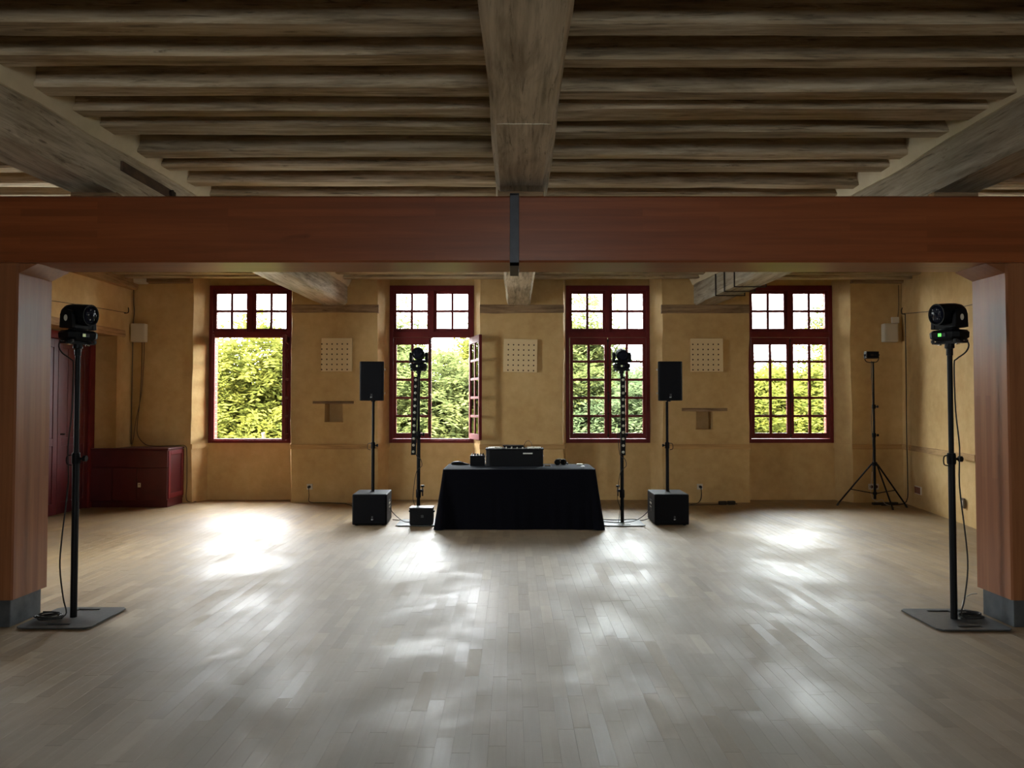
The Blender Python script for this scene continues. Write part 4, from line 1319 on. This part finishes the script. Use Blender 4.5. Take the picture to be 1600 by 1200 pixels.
tag(MB().tube([(-5.42, Yc, 2.36), (-5.42, Yc, 2.1), (-5.45, Yc, 1.6), (-5.52, Yc - .01, 1.2), (-5.55, Yc - .01, .95), (-5.57, Yc - .02, .84)], .005, 6).build('wall_cable', M['cable_grey'], smooth=60), 'second thin cable hanging from the left wall box', 'cable')
tag(MB().tube([(rwx(10.6) - .03, 10.60, 2.74), (rwx(10.6) - .03, 10.60, 2.0), (rwx(10.6) - .035, 10.60, 1.0), (rwx(10.6) - .03, 10.60, .4), (rwx(10.58) - .06, 10.58, .05), (5.42, 10.55, .012), (5.25, 10.50, .008)], .007, 6).build('wall_cable', M['iron'], smooth=60), 'dark cable hanging down the right wall to the floor', 'cable')
tag(MB().tube([(5.70, Yc - .01, 3.20), (5.70, Yc - .01, 2.9), (5.68, Yc - .02, 2.73)], .006, 6).build('wall_cable', M['cable_grey'], smooth=60), 'short cable above the small box in the right corner', 'cable')

# cables of the stands
def stand_cable(s, x, y, label, seed):
    pts = [(x + s * .11, y + .0, 1.885), (x + s * .13, y, 1.84), (x + s * .10, y - .01, 1.79), (x + s * .045, y, 1.745), (x + s * .026, y - .004, 1.70), (x + s * .028, y - .01, 1.4), (x + s * .05, y - .01, 1.15), (x + s * .045, y - .01, .9), (x + s * .075, y - .02, .55), (x + s * .085, y - .02, .35), (x + s * .06, y - .02, .15), (x + s * .03, y - .03, .05), (x + s * .05, y - .06, .028)]
    return tag(MB().tube(pts, .005, 6).build('cable', M['rubber'], smooth=60), label, 'cable')
stand_cable(-1, -SPX, 4.985, 'black power cable hanging down the left pillar stand', 1)
stand_cable(1, SPX, 4.945, 'black power cable hanging down the right pillar stand', 2)
coil(-SPX - .13, 4.93, .016, .075, 4.5, 1, 'coiled black cable on the left base plate')
coil(SPX + .115, 4.955, .016, .07, 4.5, 2, 'coiled black cable on the right base plate')
tag(MB().tube([(SPX + .13, 5.02, .03), (SPX + .12, 5.05, .06), (SPX + .16, 5.09, .11), (SPX + .22, 5.12, .13), (SPX + .30, 5.18, .12)], .004, 6).build('cable', M['cable_white'], smooth=60), 'pale cable rising from the right coil to the pillar shoe', 'cable')
def fc(pts, label, r=.005, mat='rubber'):
    return tag(MB().tube(pts, r, 6).build('floor_cable', M[mat], smooth=60), label, 'cable')
fc([(SLX + .21, 9.05, .17), (SLX + .27, 9.02, .10), (SLX + .38, 8.96, .03), (SLX + .46, 8.93, .02), (-1.20, 8.97, .02)], 'cable from the left subwoofer to the stand beside the table')
fc([(SLX + .22, 9.2, .008), (SLX + .35, 9.18, .007), (-1.22, 9.22, .008), (-.9, 9.24, .007)], 'black cable on the floor behind the left base plate')
fc([(1.10, 9.0, .02), (1.2, 8.93, .02), (1.33, 8.90, .02), (1.48, 8.96, .03), (1.6, 9.02, .08), (SRX - .21, 9.06, .16)], 'cable from the table to the right subwoofer')
fc([(1.10, 9.15, .02), (1.3, 9.10, .02), (1.5, 9.16, .02), (1.60, 9.14, .008), (SRX - .21, 9.15, .03)], 'second cable on the floor towards the right subwoofer')
fc([(SLX - 1.26, YP - .07, .235), (SLX - 1.25, YP - .08, .12), (SLX - 1.24, YP - .06, .015), (SLX - 1.0, YP - .05, .007), (SLX - .6, YP - .3, .007), (SLX - .15, 9.32, .007)], 'black cable from the left outlet to the left subwoofer')
fc([(2.755, YP - .07, .235), (2.76, YP - .08, .1), (2.70, YP - .12, .015), (2.5, 10.5, .007), (2.25, 9.9, .007), (2.05, 9.33, .007)], 'black cable from the right outlet to the right subwoofer')
fc([(2.3, 10.52, .007), (2.8, 10.56, .007), (3.0, 10.6, .01), (3.14, 10.62, .02)], 'black cable on the floor to the small adapters')
for x, y, l in ((3.02, 10.60, 'black plug adapter on the floor below the right niche, left one'), (3.15, 10.62, 'black plug adapter on the floor below the right niche, right one')):
    t = thing('adapter', l, 'adapter', (x, y, 0), R(12))
    MB().box(-.055, .055, -.03, .03, 0, .055).build('adapter_body', M['rubber'], t, bevel=.010)
    MB().tube([(.05, 0, .02), (.075, 0, .012), (.09, -.01, .006)], .006).build('lead', M['rubber'], t)
for x, s in ((-1.135, -1), (1.335, 1)):
    yy = 8.935
    tag(MB().tube([(x - .03, yy, 1.30), (x - .05, yy - .01, 1.1), (x - .03, yy, .84), (x + .03, yy - .02, .78), (x + .045, yy - .02, .70), (x, yy - .03, .66), (x - .028, yy, .60), (x - .05, yy, .46), (x - .06, yy - .01, .30), (x - .03, yy - .01, .20), (x - .035, yy, .12), (x - .05, yy - .02, .02)], .004, 6).build('cable', M['rubber'], smooth=60),
        'thin black cable hanging along the pole %s of the table' % ('left' if s < 0 else 'right'), 'cable')
for x, s in ((-1.135, 1), (1.335, -1)):
    t = thing('clamp', 'black clamp with lever low on the pole %s of the table' % ('left' if s > 0 else 'right'), 'clamp', (x, 8.96, .40))
    MB().lathe([(.026, -.09), (.030, -.085), (.030, .0), (.026, .01)], 14).build('clamp_ring', M['black'], t, smooth=40)
    m = MB(); m.box(*sorted((s * .02, s * .06)), -.014, .014, -.02, .01); m.cyl((s * .05, 0, -.07), (s * .05, 0, .05), .008, n=8); m.box(*sorted((s * .03, s * .07)), -.012, .012, .04, .062)
    m.build('lever', M['black_metal'], t)

# flight of light clutter at the foot of the tripod
t = thing('power_strip', 'black power strip on the floor behind the tripod', 'power strip', (5.36, 10.62, 0), R(8))
MB().box(-.19, .19, -.03, .03, 0, .035).build('strip_body', M['rubber'], t, bevel=.006)
for i in range(4): MB().cyl((-.13 + i * .085, 0, .034), (-.13 + i * .085, 0, .0375), .02, n=12).build('socket', M['plate'], t)
fc([(5.09, 10.40, .60), (5.06, 10.42, .2), (5.12, 10.40, .08), (5.22, 10.42, .10), (5.30, 10.50, .03), (5.36, 10.40, .008), (5.42, 10.33, .006)], 'pale cable looping at the foot of the tripod', .004, 'cable_white')
fc([(5.05, 10.325, 2.05), (5.035, 10.31, 1.9), (5.05, 10.31, 1.5), (5.03, 10.31, 1.2), (5.045, 10.31, .8), (5.04, 10.33, .5)], 'thin cable running down the tripod from the floodlight', .004)

# ------------------------------------------------------------------ outside: lawn and trees
GZ = -3.5
struct(MB().box(-60, 60, YO, 90, GZ - .3, GZ).build('ground', M['grass']))
def leaf_crown(rng, centre, rad, n_blob, twigs, leaf, droop):
    """pinnate twigs over lumpy blobs of an ellipsoid; returns quads and tone"""
    V = []; T = []
    for b in range(n_blob):
        d = rng.normal(size=3); d /= np.linalg.norm(d)
        k = rng.uniform(.45, .92)
        bc_ = centre + d * rad * k
        br_ = rng.uniform(.16, .30) * rad.mean() * 1.25
        bt = rng.uniform(-.18, .18)
        u = rng.normal(size=(twigs, 3)); u /= np.linalg.norm(u, axis=1)[:, None]
        u[:, 2] *= .8
        p = bc_ + u * br_ * rng.uniform(.65, 1.08, (twigs, 1))
        ax = u + rng.normal(size=(twigs, 3)) * .5; ax[:, 2] -= droop
        ax /= np.linalg.norm(ax, axis=1)[:, None]
        sd = np.cross(ax, np.array([0, 0, 1.]) + rng.normal(size=(twigs, 3)) * .25); sd /= np.linalg.norm(sd, axis=1)[:, None]
        nl = 5
        L = rng.uniform(.28, .42, (twigs, 1)) * leaf / .12
        tt = np.clip(.5 + bt + rng.normal(size=twigs) * .16, 0, 1)
        for j in range(nl):
            f = (j + .5) / nl
            c = p + ax * L * f + np.array([0, 0, -.12]) * f * f * L
            for s in (-1, 1):
                e = sd * s * leaf + ax * leaf * .35 + rng.normal(size=(twigs, 3)) * leaf * .18
                wv = ax * leaf * .22 + rng.normal(size=(twigs, 3)) * leaf * .05
                V.append(np.stack([c, c + e * .5 + wv, c + e, c + e * .5 - wv], 1)); T.append(tt)
    V = np.concatenate(V).reshape(-1, 3); T = np.concatenate(T)
    return V, T
def tree(label, x, y, top, rx, mat, seed, leaf=.15, n_blob=44, twigs=150, bottom=-2.4, droop=.35):
    rng = np.random.default_rng(seed)
    t = thing('tree', label, 'tree', (x, y, GZ), 0, 'trees outside the windows')
    rz = (top - bottom) / 2
    cz = (top + bottom) / 2 - GZ
    V, T = leaf_crown(rng, np.array([0, 0, cz]), np.array([rx, rx * .85, rz]), n_blob, twigs, leaf, droop)
    n = len(V) // 4
    me = bpy.data.meshes.new('crown')
    me.vertices.add(n * 4); me.vertices.foreach_set('co', V.ravel())
    me.loops.add(n * 4); me.loops.foreach_set('vertex_index', np.arange(n * 4))
    me.polygons.add(n); me.polygons.foreach_set('loop_start', np.arange(n) * 4)
    me.update()
    at = me.attributes.new('tone', 'FLOAT', 'FACE'); at.data.foreach_set('value', T)
    me.materials.append(mat)
    me.validate()
    o = bpy.data.objects.new('crown', me); C.objects.link(o); o.parent = t; o['kind'] = 'stuff'
    m = MB()
    m.tube([(0, 0, -.1), (.06, .02, 1.2), (-.05, 0, 2.4), (.05, .03, cz), (0, 0, cz + rz * .5)], .13, 9)
    m.build('trunk', M['bark'], t, smooth=50)
    rr = random.Random(seed)
    m = MB()
    for k in range(9):
        a_ = rr.uniform(0, 6.28); z0 = rr.uniform(1.4, cz)
        d = Vector((math.cos(a_), math.sin(a_) * .85, 0)) * rx * rr.uniform(.5, .8)
        m.tube([(0, 0, z0), (d.x * .5, d.y * .5, z0 + .6), (d.x, d.y, z0 + rr.uniform(.9, 1.8))], .045, 6)
    m.build('branches', M['bark'], t, smooth=50)
    return t
tree('yellow-green leafy tree filling the lower left of the first window', -9.1, 19.5, 2.7, 2.2, M['leaf_mid'], 1)
tree('bright yellow-green feathery tree in the middle of the first window', -6.6, 18.6, 3.35, 2.6, M['leaf_yellow'], 2, n_blob=80)
tree('low yellow-green tree at the lower right corner of the first window', -5.3, 17.0, .9, 1.3, M['leaf_yellow'], 3)
tree('tall pale green tree behind the left leaf of the second window', -3.7, 20.5, 4.5, 1.9, M['leaf_mid'], 4)
tree('feathery green tree in the open leaf of the second window', -1.5, 18.8, 3.0, 1.9, M['leaf_mid'], 5)
tree('tall bright tree at the upper right of the second window', -.55, 22.0, 4.4, 1.4, M['leaf_yellow'], 6)
tree('tall green tree behind the left leaf of the third window', 1.4, 20.5, 4.5, 1.8, M['leaf_mid'], 7)
tree('deep green tree behind the right leaf of the third window', 3.3, 19.0, 2.9, 2.0, M['leaf_deep'], 8)
tree('yellow-green bushy tree behind the left leaf of the fourth window', 6.3, 19.0, 3.0, 1.9, M['leaf_yellow'], 9)
tree('yellow-green dense tree behind the right leaf of the fourth window', 8.4, 18.6, 3.5, 2.0, M['leaf_yellow'], 10)
tree('tall thin-topped tree at the far right of the fourth window', 10.0, 21.0, 4.4, 1.5, M['leaf_mid'], 11)
for i, (x, tp) in enumerate(((-12.5, 3.0), (-6.0, 3.2), (-.8, 2.9), (4.9, 2.7), (9.9, 2.8), (2.2, 3.0))):
    tree('tree in the second row outside, %s' % ['far left of the first window', 'behind the first and second window', 'behind the middle pier', 'behind the third and fourth window', 'behind the fourth window', 'behind the third window'][i],
         x, 26 + i % 2, tp, 3.0, M['leaf_deep'], 20 + i, .22, 40, 110)
